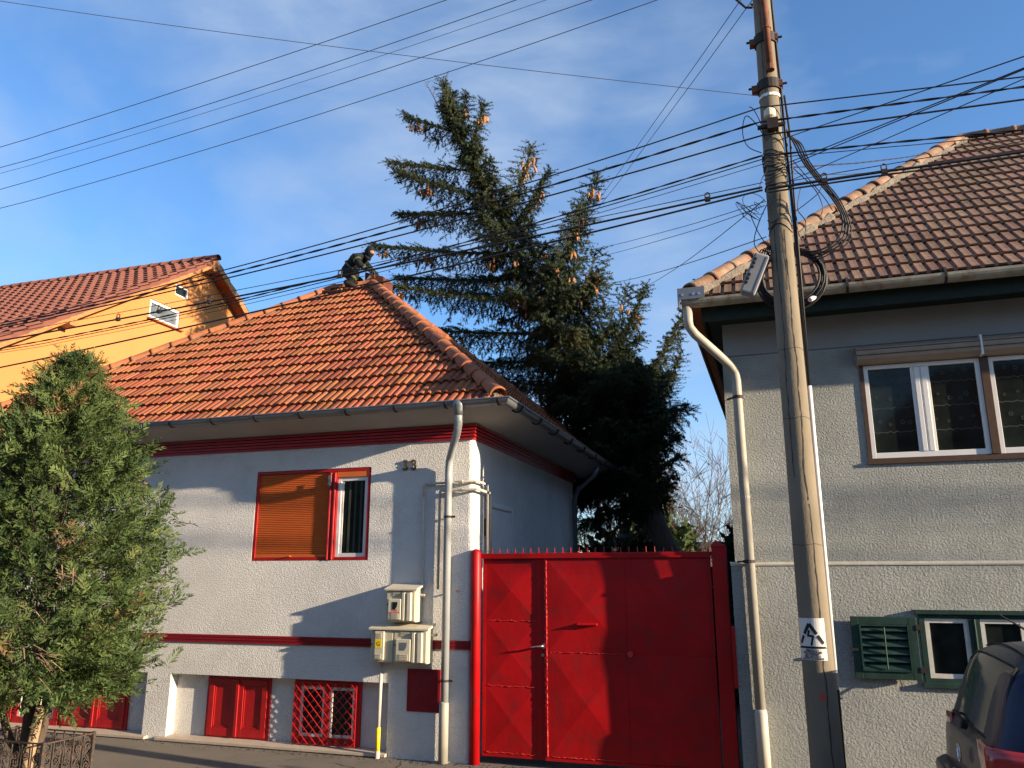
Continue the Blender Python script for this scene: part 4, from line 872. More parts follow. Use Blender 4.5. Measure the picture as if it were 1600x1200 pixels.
# cable coil strapped behind the pole, splice closure
ck = thing('cable_coil', 'thick black cable coil hung behind the concrete pole under the roof edge', 'cable coil', (.27, 7.5, 4.85))
for i in range(9):
    r_ = .27 + .016 * rr.uniform(-1.6, 1.6); c = Vector((.27 + rr.uniform(-.025, .025), 7.56 + rr.uniform(-.04, .05), 4.80 + rr.uniform(-.025, .025))); tl_ = rr.uniform(-.12, .12)
    pts = [c + Vector((r_ * 1.05 * math.cos(R(15 * k)), tl_ * .3 * math.sin(R(15 * k)), r_ * math.sin(R(15 * k)))) for k in range(25)]
    obj('loop', MB().tube(pts, rr.choice((.009, .010, .012)), 7, False), M['cable'], ck, smooth=True)
obj('tie', MB().tube([(.42, 7.5, 4.55), (.47, 7.58, 4.60)], .022, 8).tube([(.10, 7.5, 4.98), (.06, 7.58, 5.03)], .022, 8), M['white_pvc'], ck)
hl = thing('hanging_cables', 'loose black cable loops drooping beside the right of the concrete pole', 'cable', (.4, 7.5, 5.5))
for i in range(4):
    o_ = i * .022; y = 7.42 + i * .012
    obj('loop', MB().curve([(.33, y, 6.30 - o_), (.40 + o_, y, 6.12), (.46 + o_, y, 5.92), (.56 + o_, y, 5.72), (.69 + o_, y + .02, 5.50), (.76 + o_, y + .02, 5.30 - o_), (.73 + o_, y + .02, 5.13 - o_), (.62, y + .02, 5.03 - o_), (.48, y + .03, 5.0 - o_), (.36, y + .05, 5.04)], .0085 if i < 3 else .006, 7), M['cable'], hl, smooth=True)
tg = thing('wire_tangle', 'tangle of thin black wire loops beside the left of the concrete pole', 'wire', (0, 7.4, 5.4))
tm = MB()
for i in range(9):
    c = Vector((-.02 + rr.uniform(-.10, .08), 7.36 + rr.uniform(-.05, .05), 5.44 + rr.uniform(-.08, .08))); r_ = rr.uniform(.04, .13); a_ = rr.uniform(0, 6); e_ = rr.uniform(.5, 1)
    tm.tube([c + Vector((r_ * math.cos(a_ + R(24 * k)) * e_, .02 * math.sin(R(24 * k)), r_ * math.sin(R(24 * k)))) for k in range(rr.randint(9, 16))], .003, 5, False)
for s_ in ([(.13, 7.3, 5.50), (.02, 7.35, 5.3), (-.03, 7.35, 5.1), (.06, 7.35, 4.95), (.12, 7.33, 4.9)], [(-.05, 7.36, 5.42), (.02, 7.36, 5.2), (.13, 7.34, 4.98)], [(.13, 7.33, 6.20), (.06, 7.35, 6.36), (-.02, 7.36, 6.45), (-.06, 7.36, 6.28), (-.02, 7.36, 6.12), (.10, 7.34, 6.02)], [(.02, 7.32, 6.52), (.06, 7.32, 6.48), (.12, 7.32, 6.30), (.14, 7.32, 6.14)],
           [(.36, 7.4, 5.95), (.46, 7.4, 5.78), (.62, 7.4, 5.50), (.68, 7.4, 5.36)], [(.36, 7.4, 5.40), (.48, 7.4, 5.48), (.58, 7.4, 5.56), (.62, 7.4, 5.66)], [(.36, 7.4, 5.86), (.54, 7.42, 5.62), (.60, 7.42, 5.42), (.56, 7.42, 5.30)], [(.36, 7.4, 5.22), (.40, 7.4, 5.10), (.44, 7.4, 5.28), (.38, 7.4, 5.42), (.42, 7.4, 5.62)], [(.14, 7.3, 5.82), (.08, 7.3, 5.72), (.05, 7.3, 5.62)]):
    tm.curve(s_, .0045, 6, 5, False)
obj('wires', tm, M['cable'], tg)
sc_ = thing('splice_closure', 'grey plastic cable splice box hanging tilted on the left of the pole', 'splice box', (-.04, 7.36, 4.75))
rotm = Matrix.Translation((-.045, 7.36, 4.80)) @ Matrix.Rotation(R(24), 4, 'Y')
sb = MB().box(-.072, .072, -.06, .06, -.21, .20); so2 = obj('case', sb, M['greybox'], sc_, mtx=rotm, bevel=.025)
so2.modifiers['bevel'].segments = 4
for k, (dz) in enumerate((.13, .09, .05, -.03, -.07, -.11)): obj('clip', MB().box(-.058, -.028, -.068, -.059, dz - .012, dz + .012), M['black'], sc_, mtx=rotm)
obj('rib', MB().box(.050, .066, -.064, -.056, -.19, .18), M['greybox'], sc_, mtx=rotm)
for i in range(4): obj('tail', MB().curve([rotm @ Vector((-.03 + .02 * i, 0, .19)), rotm @ Vector((-.03 + .02 * i, 0, .25 + .02 * i)), (.09, 7.40, 5.02 - .02 * i), (.16, 7.45, 5.02 - .03 * i)], .006, 6), M['cable'], sc_, smooth=True)

# ------------------------------------------------------------------ overhead cables
CB = {
'A1':[[-27.0,7.0,7.193],[-22.62,7.0,7.125],[-18.25,7.0,7.176],[-13.87,7.0,7.346],[-9.5,7.0,7.636],[-8.69,7.0,7.702],[-7.89,7.0,7.772],[-7.09,7.0,7.846],[-6.29,7.0,7.924],[-5.49,7.0,8.007],[-4.68,7.0,8.093],[-3.88,7.0,8.183],[-3.08,7.0,8.277],[0.25,7.0,8.676]],
'A2':[[-27.0,7.2,7.635],[-22.68,7.2,7.338],[-18.35,7.2,7.212],[-14.03,7.2,7.258],[-9.7,7.2,7.475],[-8.78,7.2,7.543],[-7.86,7.2,7.62],[-6.94,7.2,7.704],[-6.02,7.2,7.796],[-5.1,7.2,7.895],[-4.17,7.2,8.003],[-3.25,7.2,8.118],[-2.33,7.2,8.241],[0.25,7.2,8.593]],
'A2b':[[-27.0,7.4,7.765],[-22.74,7.4,7.458],[-18.48,7.4,7.317],[-14.22,7.4,7.342],[-9.96,7.4,7.534],[-9.11,7.4,7.592],[-8.27,7.4,7.656],[-7.43,7.4,7.726],[-6.59,7.4,7.803],[-5.75,7.4,7.887],[-4.9,7.4,7.977],[-4.06,7.4,8.073],[-3.22,7.4,8.176],[0.25,7.4,8.61]],
'A3':[[-27.0,7.55,6.821],[-22.78,7.55,6.804],[-18.55,7.55,6.893],[-14.33,7.55,7.087],[-10.11,7.55,7.387],[-9.04,7.55,7.479],[-7.97,7.55,7.579],[-6.9,7.55,7.685],[-5.83,7.55,7.798],[-4.76,7.55,7.917],[-3.69,7.55,8.043],[-2.62,7.55,8.176],[-1.55,7.55,8.316],[0.25,7.55,8.556]],
'A4':[[-27.0,7.7,7.347],[-22.81,7.7,7.06],[-18.62,7.7,6.939],[-14.44,7.7,6.981],[-10.25,7.7,7.189],[-9.07,7.7,7.277],[-7.89,7.7,7.378],[-6.72,7.7,7.491],[-5.54,7.7,7.618],[-4.36,7.7,7.758],[-3.19,7.7,7.911],[-2.01,7.7,8.077],[-0.83,7.7,8.256],[0.25,7.7,8.423]],
'D1':[[-27.0,7.3,5.93],[-22.6,7.3,5.413],[-18.19,7.3,5.128],[-13.79,7.3,5.076],[-9.38,7.3,5.257],[-8.19,7.3,5.346],[-7.0,7.3,5.454],[-5.81,7.3,5.58],[-4.62,7.3,5.724],[-3.43,7.3,5.887],[-2.24,7.3,6.067],[-1.05,7.3,6.266],[0.14,7.3,6.484]],
'D2':[[-27.0,7.26,5.754],[-22.58,7.26,5.298],[-18.16,7.26,5.054],[-13.74,7.26,5.023],[-9.32,7.26,5.204],[-8.14,7.26,5.289],[-6.96,7.26,5.389],[-5.78,7.26,5.503],[-4.6,7.26,5.633],[-3.42,7.26,5.778],[-2.24,7.26,5.939],[-1.06,7.26,6.114],[0.12,7.26,6.305]],
'D3':[[-27.0,7.28,5.609],[-22.59,7.28,5.228],[-18.17,7.28,5.031],[-13.76,7.28,5.017],[-9.34,7.28,5.187],[-8.16,7.28,5.264],[-6.98,7.28,5.354],[-5.79,7.28,5.457],[-4.61,7.28,5.573],[-3.43,7.28,5.702],[-2.24,7.28,5.845],[-1.06,7.28,6.001],[0.12,7.28,6.17]],
'D4a':[[-27.0,7.24,5.914],[-22.56,7.24,5.301],[-18.12,7.24,4.925],[-13.68,7.24,4.786],[-9.24,7.24,4.884],[-8.07,7.24,4.95],[-6.9,7.24,5.035],[-5.73,7.24,5.138],[-4.57,7.24,5.261],[-3.4,7.24,5.402],[-2.23,7.24,5.561],[-1.06,7.24,5.74],[0.1,7.24,5.937]],
'D4b':[[-27.0,7.22,5.917],[-22.55,7.22,5.295],[-18.1,7.22,4.91],[-13.65,7.22,4.762],[-9.2,7.22,4.852],[-8.04,7.22,4.916],[-6.88,7.22,4.999],[-5.72,7.22,5.1],[-4.55,7.22,5.221],[-3.39,7.22,5.36],[-2.23,7.22,5.517],[-1.06,7.22,5.694],[0.1,7.22,5.889]],
'D4c':[[-27.0,7.2,5.988],[-22.54,7.2,5.337],[-18.09,7.2,4.924],[-13.63,7.2,4.75],[-9.17,7.2,4.814],[-8.01,7.2,4.872],[-6.85,7.2,4.949],[-5.7,7.2,5.046],[-4.54,7.2,5.163],[-3.38,7.2,5.299],[-2.22,7.2,5.455],[-1.06,7.2,5.631],[0.1,7.2,5.827]],
'D5m':[[-27.0,7.2,4.832],[-22.56,7.2,4.782],[-18.11,7.2,4.804],[-13.67,7.2,4.897],[-9.22,7.2,5.062],[-8.06,7.2,5.118],[-6.9,7.2,5.178],[-5.73,7.2,5.243],[-4.57,7.2,5.312],[-3.4,7.2,5.387],[-2.24,7.2,5.467],[-1.08,7.2,5.551],[0.09,7.2,5.641]],
'D5a':[[-27.0,7.2,4.785],[-22.55,7.2,4.71],[-18.1,7.2,4.717],[-13.66,7.2,4.805],[-9.21,7.2,4.976],[-8.05,7.2,5.033],[-6.88,7.2,5.097],[-5.72,7.2,5.166],[-4.56,7.2,5.24],[-3.4,7.2,5.32],[-2.24,7.2,5.406],[-1.08,7.2,5.497],[0.08,7.2,5.594]],
'D5b':[[-27.0,7.16,3.816],[-22.52,7.16,3.884],[-18.04,7.16,4.038],[-13.56,7.16,4.279],[-9.08,7.16,4.606],[-7.94,7.16,4.704],[-6.79,7.16,4.807],[-5.65,7.16,4.916],[-4.5,7.16,5.031],[-3.36,7.16,5.151],[-2.21,7.16,5.277],[-1.06,7.16,5.408],[0.08,7.16,5.546]],
'D1r':[[0.14,7.3,6.48],[1.24,7.3,6.41],[2.33,7.3,6.34],[10.2,7.3,5.82],[22.0,7.3,5.05]],
'D2r':[[0.12,7.26,6.3],[1.21,7.26,6.26],[2.31,7.26,6.22],[10.18,7.26,5.9],[22.0,7.26,5.43]],
'D3r':[[0.12,7.28,6.17],[1.21,7.28,6.14],[2.3,7.28,6.11],[10.18,7.28,5.87],[22.0,7.28,5.51]],
'D4ra':[[0.15,7.24,5.93],[1.2,7.24,5.87],[2.25,7.24,5.8],[10.15,7.24,5.32],[22.0,7.24,4.59]],
'D4rb':[[0.18,7.3,5.93],[1.22,7.3,5.86],[2.26,7.3,5.79],[10.16,7.3,5.29],[22.0,7.3,4.52]],
'D5ra':[[0.13,7.2,5.57],[1.17,7.2,5.58],[2.21,7.2,5.58],[10.12,7.2,5.64],[22.0,7.2,5.73]],
'D5rb':[[0.13,7.17,5.52],[1.16,7.17,5.53],[2.19,7.17,5.53],[10.12,7.17,5.55],[22.0,7.17,5.59]],
'D5rm':[[0.13,7.2,5.61],[0.75,7.2,5.63],[1.38,7.2,5.65],[9.63,7.2,5.89],[22.0,7.2,6.26]],
'E1':[[0.22,7.35,6.12],[1.68,5.2,5.25],[6.04,-1.25,2.63]],
'E2':[[0.22,7.35,5.85],[1.67,5.2,5.17],[6.03,-1.25,3.13]],
'E3':[[0.23,7.35,5.82],[1.6,5.0,5.04],[5.74,-2.05,2.69]],
'E4':[[0.23,7.35,5.66],[1.72,5.4,5.21],[6.22,-0.45,3.87]],
'B':[[0.15,7.3,6.6],[-0.01,7.3,6.65],[-1.47,6.75,6.8],[-2.93,6.21,6.97],[-4.4,5.66,7.15],[-5.86,5.12,7.35],[-7.33,4.57,7.57],[-8.79,4.02,7.8],[-10.26,3.48,8.04],[-11.72,2.93,8.3]],
'C1':[[0.55,6.08,7.47],[0.02,7.3,7.72],[-0.54,8.57,7.96],[-1.11,9.85,8.21],[-1.67,11.12,8.46],[-2.23,12.4,8.72],[-2.79,13.68,8.99],[-3.35,14.95,9.26],[-3.91,16.22,9.54],[-4.47,17.5,9.83]],
'C2':[[0.68,6.05,7.43],[0.13,7.3,7.69],[-0.44,8.6,7.94],[-1.02,9.9,8.19],[-1.59,11.2,8.45],[-2.16,12.5,8.71],[-2.74,13.8,8.99],[-3.31,15.1,9.26],[-3.88,16.4,9.55],[-4.46,17.7,9.84]],
'F':[[0.09,7.4,5.56],[-0.31,8.85,5.94],[-0.72,10.3,6.33],[-1.12,11.75,6.74],[-1.52,13.2,7.17],[-1.92,14.65,7.61],[-2.33,16.1,8.06],[-2.73,17.55,8.53],[-3.13,19.0,9.02]],
'G':[[0.08,7.4,5.18],[-0.47,8.79,5.63],[-1.02,10.18,6.09],[-1.57,11.56,6.56],[-2.12,12.95,7.05],[-2.68,14.34,7.56],[-3.23,15.72,8.08],[-3.78,17.11,8.61],[-4.33,18.5,9.16]],
'H1':[[0.09,7.4,5.54],[-0.62,8.83,6.07],[-1.33,10.25,6.62],[-2.04,11.68,7.18],[-2.75,13.1,7.76],[-3.46,14.53,8.35],[-4.17,15.95,8.96],[-4.88,17.38,9.58],[-5.58,18.8,10.22]],
'H2':[[0.09,7.4,5.5],[-0.57,8.83,6.0],[-1.22,10.25,6.53],[-1.88,11.68,7.07],[-2.53,13.1,7.62],[-3.19,14.53,8.19],[-3.84,15.95,8.77],[-4.5,17.38,9.37],[-5.15,18.8,9.99]],
'D4rc':[[0.24,7.5,5.92],[0.54,8.11,6.2],[0.85,8.72,6.49],[1.16,9.34,6.78],[1.46,9.95,7.08],[1.77,10.56,7.38],[2.08,11.18,7.69],[2.38,11.79,8.01],[2.69,12.4,8.33]],
'D4rd':[[0.23,7.5,5.87],[0.47,8.01,6.08],[0.71,8.53,6.3],[0.94,9.04,6.52],[1.18,9.55,6.75],[1.42,10.06,6.99],[1.65,10.57,7.23],[1.89,11.09,7.48],[2.12,11.6,7.73]],
}
SIDE = 'cables running along the street'
def cable(key, r, label, m='cable', twist=0, group=SIDE):
    P = [Vector(p) for p in CB[key]]; mb = MB(); r *= .78
    if twist:
        Q = []; 
        for a, b in zip(P[:-1], P[1:]):
            n = max(2, int((b - a).length / .06))
            for i in range(n): Q.append(a + (b - a) * i / n)
        Q.append(P[-1])
        for s in (0, math.pi): mb.tube([q + Vector((0, math.cos(i * .75 + s), math.sin(i * .75 + s))) * r * .95 for i, q in enumerate(Q)], r, 5, False)
    else:
        Q = []
        for i in range(len(P) - 1):
            p0, p1, p2, p3 = P[max(i - 1, 0)], P[i], P[i + 1], P[min(i + 2, len(P) - 1)]
            for k in range(4):
                t = k / 4; Q.append(.5 * ((2 * p1) + (p2 - p0) * t + (2 * p0 - 5 * p1 + 4 * p2 - p3) * t * t + (3 * p1 - p0 - 3 * p2 + p3) * t ** 3))
        Q.append(P[-1]); mb.tube(Q, r, 6, False)
    o = obj('overhead_cable', mb, M[m], smooth=True); return tag(o, label, 'cable', group)
up = 'bare power lines high on the left'
cable('A1', .0055, 'topmost bare power line crossing the upper left sky', 'cable_g', group=up)
cable('A2', .0055, 'second bare power line from the top in the upper left sky', 'cable_g', group=up)
cable('A2b', .0035, 'thinnest bare power line, third from the top in the upper left sky', 'cable_g', group=up)
cable('A3', .0055, 'fourth bare power line from the top in the upper left sky', 'cable_g', group=up)
cable('A4', .0055, 'lowest bare power line of the set crossing the upper left sky', 'cable_g', group=up)
cable('D1', .0085, 'upper plain black cable from the pole over the spruce to the left')
cable('D2', .008, 'twisted black cable second from top between pole and orange house', twist=1)
cable('D3', .010, 'thick black cable third from top between pole and orange house')
cable('D4a', .0065, 'twisted black cable passing behind the crouching person', twist=1)
cable('D4b', .0065, 'plain thin black cable just under the twisted one near the person')
cable('D4c', .004, 'thinnest black cable sagging below the twisted one left of the pole')
cable('D5m', .005, 'thin messenger wire with clips above the thick cable bundle left of pole')
cable('D5a', .013, 'thick black cable hung by clips from the messenger wire left of pole')
cable('D5b', .012, 'lowest thick black cable crossing the orange wall and tiled roof')
cable('D1r', .0085, 'highest plain black cable leaving the pole to the right')
cable('D2r', .008, 'twisted black cable leaving the pole to the right', twist=1)
cable('D3r', .011, 'thick black cable leaving the pole to the right below the twisted one')
cable('D4ra', .0075, 'upper thin twisted cable passing just over the brown roof ridge', twist=1)
cable('D4rb', .005, 'thin dark cable just over the brown roof ridge, under the twisted one')
cable('D5ra', .017, 'thickest black cable bundle crossing the brown tiled roof')
cable('D5rb', .011, 'black cable hugging the underside of the thickest bundle right of pole')
cable('D5rm', .005, 'thin messenger wire above the thickest bundle right of pole')
dg_ = 'cables fanning over the street to the right'
cable('E1', .0055, 'uppermost of the diagonal wires rising right from the pole', group=dg_)
cable('E2', .0055, 'second diagonal wire rising right from the pole', group=dg_)
cable('E3', .0055, 'third diagonal wire rising right, almost touching the second', group=dg_)
cable('E4', .0045, 'lowest diagonal wire rising right from the pole', group=dg_)
cable('B', .004, 'thin grey wire slanting from the pole to the top left corner', 'cable_g', group='house service wires')
cable('C1', .0055, 'left one of two wires dropping steeply behind the spruce', group='house service wires')
cable('C2', .0055, 'right one of two wires dropping steeply behind the spruce', group='house service wires')
cable('F', .006, 'wire slanting down left from pole to behind the right spruce branch', group='house service wires')
cable('G', .006, 'wire from the splice box level towards the spruce crown', group='house service wires')
cable('H1', .005, 'upper of two thin wires under the thick bundle towards the spruce', group='house service wires')
cable('H2', .005, 'lower of two thin wires under the thick bundle towards the spruce', group='house service wires')
cable('D4rc', .006, 'thin twisted wire from pole to the left of the brown ridge', twist=1, group='house service wires')
cable('D4rd', .004, 'thin wire from pole to the hip of the brown roof', group='house service wires')
# clips on the bundle
def clip_at(x, key, top, label):
    P = CB[key]
    for a, b in zip(P[:-1], P[1:]):
        lo, hi = sorted((a[0], b[0]))
        if lo <= x <= hi: t = (x - a[0]) / (b[0] - a[0]); p = Vector(a) + (Vector(b) - Vector(a)) * t; break
    else: return
    mb = MB(); mb.tube([p + Vector((-.02, 0, -.02)), p + Vector((-.022, 0, top)), p + Vector((.0, 0, top + .012)), p + Vector((.022, 0, top)), p + Vector((.02, 0, -.02))], .007, 6)
    mb.box(p.x - .025, p.x + .025, p.y - .016, p.y + .016, p.z - .022, p.z + .018)
    tag(obj('cable_clip', mb, M['iron']), label, 'clip', 'wire clips hanging the thick bundle from its messenger')
for x, lb in ((-7.35, 'leftmost cable clip seen against the orange wall'), (-6.75, 'second cable clip from the left on the orange wall'), (-6.05, 'third cable clip from the left, under the orange gable window'), (-4.35, 'cable clip on the bundle left of the crouching person'), (-1.65, 'cable clip on the bundle in front of the spruce'), (-.42, 'cable clip on the bundle nearest the pole on its left')):
    clip_at(x, 'D5a', .055, lb)
for x, lb in ((.62, 'cable clip on the bundle nearest the pole on its right'), (1.12, 'cable clip on the bundle against the brown roof hip')): clip_at(x, 'D5ra', .06, lb)

# ------------------------------------------------------------------ leaning spruce
def needle_mesh(name, P0, P1, tint, K, ln, wd, m, core=.004, fwd=.55):
    P0, P1 = np.asarray(P0, float), np.asarray(P1, float); T = len(P0); ax = P1 - P0; Ln = np.linalg.norm(ax, axis=1, keepdims=True); ax = ax / np.maximum(Ln, 1e-6)
    ref = np.where(np.abs(ax[:, 2:3]) < .9, np.array([[0, 0, 1.]]), np.array([[1., 0, 0]])); x = np.cross(ax, ref); x /= np.linalg.norm(x, axis=1, keepdims=True); y = np.cross(ax, x)
    t = rng.uniform(0, 1.03, (T, K)); ph = rng.uniform(0, 2 * np.pi, (T, K))
    rad = x[:, None] * np.cos(ph)[..., None] + y[:, None] * np.sin(ph)[..., None]
    b = P0[:, None] + ax[:, None] * (Ln[:, None] * t[..., None]); d = rad + ax[:, None] * fwd; d /= np.linalg.norm(d, axis=2, keepdims=True)
    l = ln * rng.uniform(.7, 1.25, (T, K, 1)) * (1.15 - .45 * t[..., None]); sd_ = np.cross(d, ax[:, None] + .3 * rad); sd_ /= np.maximum(np.linalg.norm(sd_, axis=2, keepdims=True), 1e-6)
    V = np.stack([b - sd_ * wd, b + sd_ * wd, b + d * l], axis=2).reshape(-1, 3); F = np.arange(len(V)).reshape(-1, 3)
    tn = np.repeat(np.clip(np.asarray(tint)[:, None] + rng.normal(0, .06, (T, K)), 0, 1).ravel(), 3)
    # twig cores: two crossing slim triangles
    Vc = np.concatenate([np.stack([P0 - x * core, P0 + x * core, P1], 1).reshape(-1, 3), np.stack([P0 - y * core, P0 + y * core, P1], 1).reshape(-1, 3)])
    V = np.concatenate([V, Vc]); F = np.concatenate([F, np.arange(len(Vc)).reshape(-1, 3) + F.size]); tn = np.concatenate([tn, np.full(len(Vc), .97)])
    return cloud_mesh(name, V, F, tn, m)
SB, ST = Vector((-1.15, 16.0, -.1)), Vector((-7.02, 16.0, 13.45))
TKP = [(-1.15, -.1), (-1.9, 2.2), (-2.62, 3.85), (-3.26, 5.44), (-4.22, 7.2), (-5.2, 9.15), (-6.05, 11.25), (-7.02, 13.45)]
axis = (ST - SB).normalized()
def tk(s):
    f = min(max(s, 0), .9999) * (len(TKP) - 1); i = int(f); t = f - i; p0, p1, p2, p3 = [Vector((TKP[max(0, min(len(TKP) - 1, k))][0], 16.0, TKP[max(0, min(len(TKP) - 1, k))][1])) for k in (i - 1, i, i + 1, i + 2)]
    return .5 * ((2 * p1) + (p2 - p0) * t + (2 * p0 - 5 * p1 + 4 * p2 - p3) * t * t + (3 * p1 - p0 - 3 * p2 + p3) * t ** 3)
spr = thing('spruce_tree', 'tall dark spruce leaning left over the white house, hung with brown cones', 'tree', SB)
tm = MB(); ns = 26
tm.tube([tk(i / ns) + Vector((.05 * math.sin(i), .05 * math.cos(i * 1.3), 0)) for i in range(ns + 1)], [.23 * (1 - i / ns) ** .8 + .012 for i in range(ns + 1)], 12)
limbs = MB(); P0, P1, TI = [], [], []; conepos = []
R2 = random.Random(21)
def spray(a, d, ln, tint, hang):
    """a secondary shoot with its drooping twigs"""
    d = d.normalized(); tip = a + d * ln + Vector((0, 0, -hang * ln * .25)); P0.append(a); P1.append(tip); TI.append(tint)
    n = max(2, int(ln / .10)); side = d.cross(Vector((0, 0, 1)));
    if side.length < .1: side = Vector((1, 0, 0))
    side.normalize()
    for i in range(n):
        t = (i + .6) / n; p = a + (tip - a) * t; sgn = 1 if i % 2 else -1
        dd = d * .55 + side * sgn * R2.uniform(.3, .75) + Vector((0, 0, -hang * R2.uniform(.5, 1.3)))
        l2 = (.16 + .20 * (1 - t)) * R2.uniform(.7, 1.25); P0.append(p); P1.append(p + dd.normalized() * l2); TI.append(min(1, max(0, tint + R2.gauss(0, .1))))
def branch(a, tip, r, hang=.8, sag=.12, cones=0):
    a, tip = Vector(a), Vector(tip); L_ = (tip - a).length; c = (a + tip) / 2 + Vector((0, 0, -sag * L_)); n = 9
    Q = [a * (1 - t) ** 2 + c * 2 * t * (1 - t) + tip * t * t for t in [i / n for i in range(n + 1)]]
    limbs.tube(Q, [r * (1 - i / n) + .005 for i in range(n + 1)], 6)
    m_ = max(6, int(L_ / .085)); tint0 = R2.uniform(.2, .65)
    for i in range(m_):
        t = .14 + .86 * (i + R2.random() * .5) / m_; t = min(t, .99); p = a * (1 - t) ** 2 + c * 2 * t * (1 - t) + tip * t * t
        tg_ = ((c - a) * (1 - t) + (tip - c) * t).normalized(); sd_ = tg_.cross(Vector((0, 0, 1)));
        if sd_.length < .1: sd_ = Vector((0, 1, 0))
        sd_.normalize(); sg_ = 1 if i % 2 else -1
        ln = min(.75, L_ * .34) * (1 - t) ** .55 * R2.uniform(.75, 1.15) + .13
        hg = hang * (1.15 - .75 * t)
        spray(p, tg_ * .6 + sd_ * sg_ * R2.uniform(.5, 1.0) + Vector((0, 0, -.35 * hg)), ln, tint0 + .15 * t, hg)
        if R2.random() < .75: spray(p, tg_ * .75 + sd_ * R2.uniform(-.25, .25) + Vector((0, 0, R2.uniform(.1, .55))), ln * R2.uniform(.35, .6), tint0 + .1, .3)
        if t < .85 and R2.random() < .7: spray(p, tg_ * .25 + sd_ * R2.uniform(-.3, .3) + Vector((0, 0, -1.0)), ln * R2.uniform(.5, .9), tint0 - .05, hg)
    P0.append(Q[-2]); P1.append(tip + (tip - Q[-2]).normalized() * .12); TI.append(.5)
    for k in range(3): 
        q = Q[-2] + (tip - Q[-2]) * (.2 + .3 * k); u = (tip - Q[-2]).normalized(); s_ = u.cross(Vector((0, 1, 0)))
        for sg_ in (-1, 1): P0.append(q); P1.append(q + (u * .7 + s_ * sg_ * .8 + Vector((0, R2.uniform(-.4, .4), 0))).normalized() * .13); TI.append(.5)
    for k in range(cones):
        t = R2.uniform(.55, .95); p = a * (1 - t) ** 2 + c * 2 * t * (1 - t) + tip * t * t
        for j in range(R2.randint(3, 6)): conepos.append(p + Vector((R2.uniform(-.13, .13), R2.uniform(-.15, .1), -.09 - R2.uniform(0, .10))))
# explicit limbs (x, z of tip, relative depth, trunk station, cones)
for x, z, dy, s, cn in ((-7.94, 13.01, -.2, .925, 2), (-8.24, 11.75, -.3, .865, 2), (-7.75, 11.1, -.9, .81, 2), (-8.2, 10.64, .2, .79, 3), (-8.55, 9.62, -.4, .715, 3), (-8.30, 9.09, .4, .67, 2), (-8.04, 8.5, -.6, .63, 1), (-8.09, 7.65, -.2, .57, 1),
        (-7.6, 7.05, .6, .52, 0), (-6.8, 6.5, .2, .47, 0), (-6.02, 13.16, .1, .90, 2), (-6.50, 13.50, .1, .93, 2), (-4.72, 11.63, -.2, .77, 4), (-4.55, 11.30, .5, .75, 3), (-3.19, 10.58, -.3, .64, 4), (-3.55, 9.9, -.5, .62, 2), (-3.17, 8.68, -.8, .54, 4), (-2.35, 8.13, .3, .47, 3), (-2.55, 7.85, -.7, .46, 1),
        (-1.23, 8.05, .2, .40, 0), (-1.75, 6.55, .5, .33, 0), (-1.93, 5.95, -.4, .33, 0), (-2.25, 5.2, .3, .29, 0), (-2.42, 4.45, -.3, .27, 0), (-2.7, 4.1, .3, .27, 0), (-4.7, 3.3, -.5, .30, 0), (-4.3, 3.0, .2, .26, 0), (-5.2, 4.5, .9, .34, 0)):
    a = tk(s); left = x < a.x - .2
    branch(a, (x, 16 + dy, z), .016 + .006 * abs(x - a.x), hang=.5, sag=.03 if left else .12, cones=cn)
prof_s = ((.24, .5), (.30, 1.2), (.36, 1.9), (.45, 2.35), (.58, 2.2), (.70, 1.65), (.80, 1.05), (.90, .5), (.97, .2), (1, .12))
def plen(s):
    for (a, b), (c, d) in zip(prof_s[:-1], prof_s[1:]):
        if a <= s <= c: return b + (d - b) * (s - a) / (c - a)
    return .3
for i in range(165):
    s = .24 + .75 * ((i + R2.random()) / 165) ** 1.1; th = i * 2.399 + R2.uniform(-.4, .4); ln = plen(s) * R2.uniform(.5, .98)
    o1 = Vector((0, 1, 0)); o2 = axis.cross(o1); d = (o2 * math.cos(th) + o1 * math.sin(th)); a = tk(s)
    if d.x < -.25 and s > .42: ln *= .52
    elif d.x > .25 and s > .62: ln *= .62
    elif d.x > .25 and s > .38: ln *= .78
    tip = a + d * ln + axis * ln * R2.uniform(-.05, .3) + Vector((0, 0, -.12 * ln))
    if tip.x < -7.9 and tip.z < 9: tip.x = -7.6
    branch(a, tip, .02 + .008 * ln, hang=.9, sag=.08, cones=1 if (s > .6 and R2.random() < .55) else 0)
for i in range(60):      # heavy drooping skirt low on the right and behind the roof
    s = R2.uniform(.30, .50); th = R2.uniform(-1.2, 1.2) if i % 3 else R2.uniform(2.2, 4.0); ln = plen(s) * R2.uniform(.5, .95) * (1 if i % 3 else .8)
    d = -o2 * math.cos(th) * (1 if o2.x < 0 else -1) + o1 * math.sin(th); a = tk(s); tip = a + d * ln + Vector((0, 0, -.30 * ln)); tip.x = min(tip.x, -2.2 if tip.z > 5 else -2.65)
    if not (tip.z < 4.9 and tip.x > -3.4): branch(a, tip, .02, hang=1.2, sag=-.05)
for a, b in ((tk(.93), (-7.05, 16.0, 13.9)), (tk(.95), (-6.85, 16.1, 13.65))): branch(a, b, .02, .3, 0, 0)
obj('trunk', tm, M['bark'], spr, smooth=True); obj('limbs', limbs, M['bark'], spr, smooth=True)
obj('crown', needle_mesh('crown', P0, P1, TI, 34, .058, .0085, M['needle']), None, spr, kind='stuff')
tw = MB(); b0 = Vector((-7.1, 15.95, 13.1)); tw.tube([b0, (-7.3, 15.95, 13.55), (-7.55, 15.95, 14.05)], [.016, .011, .004], 5)
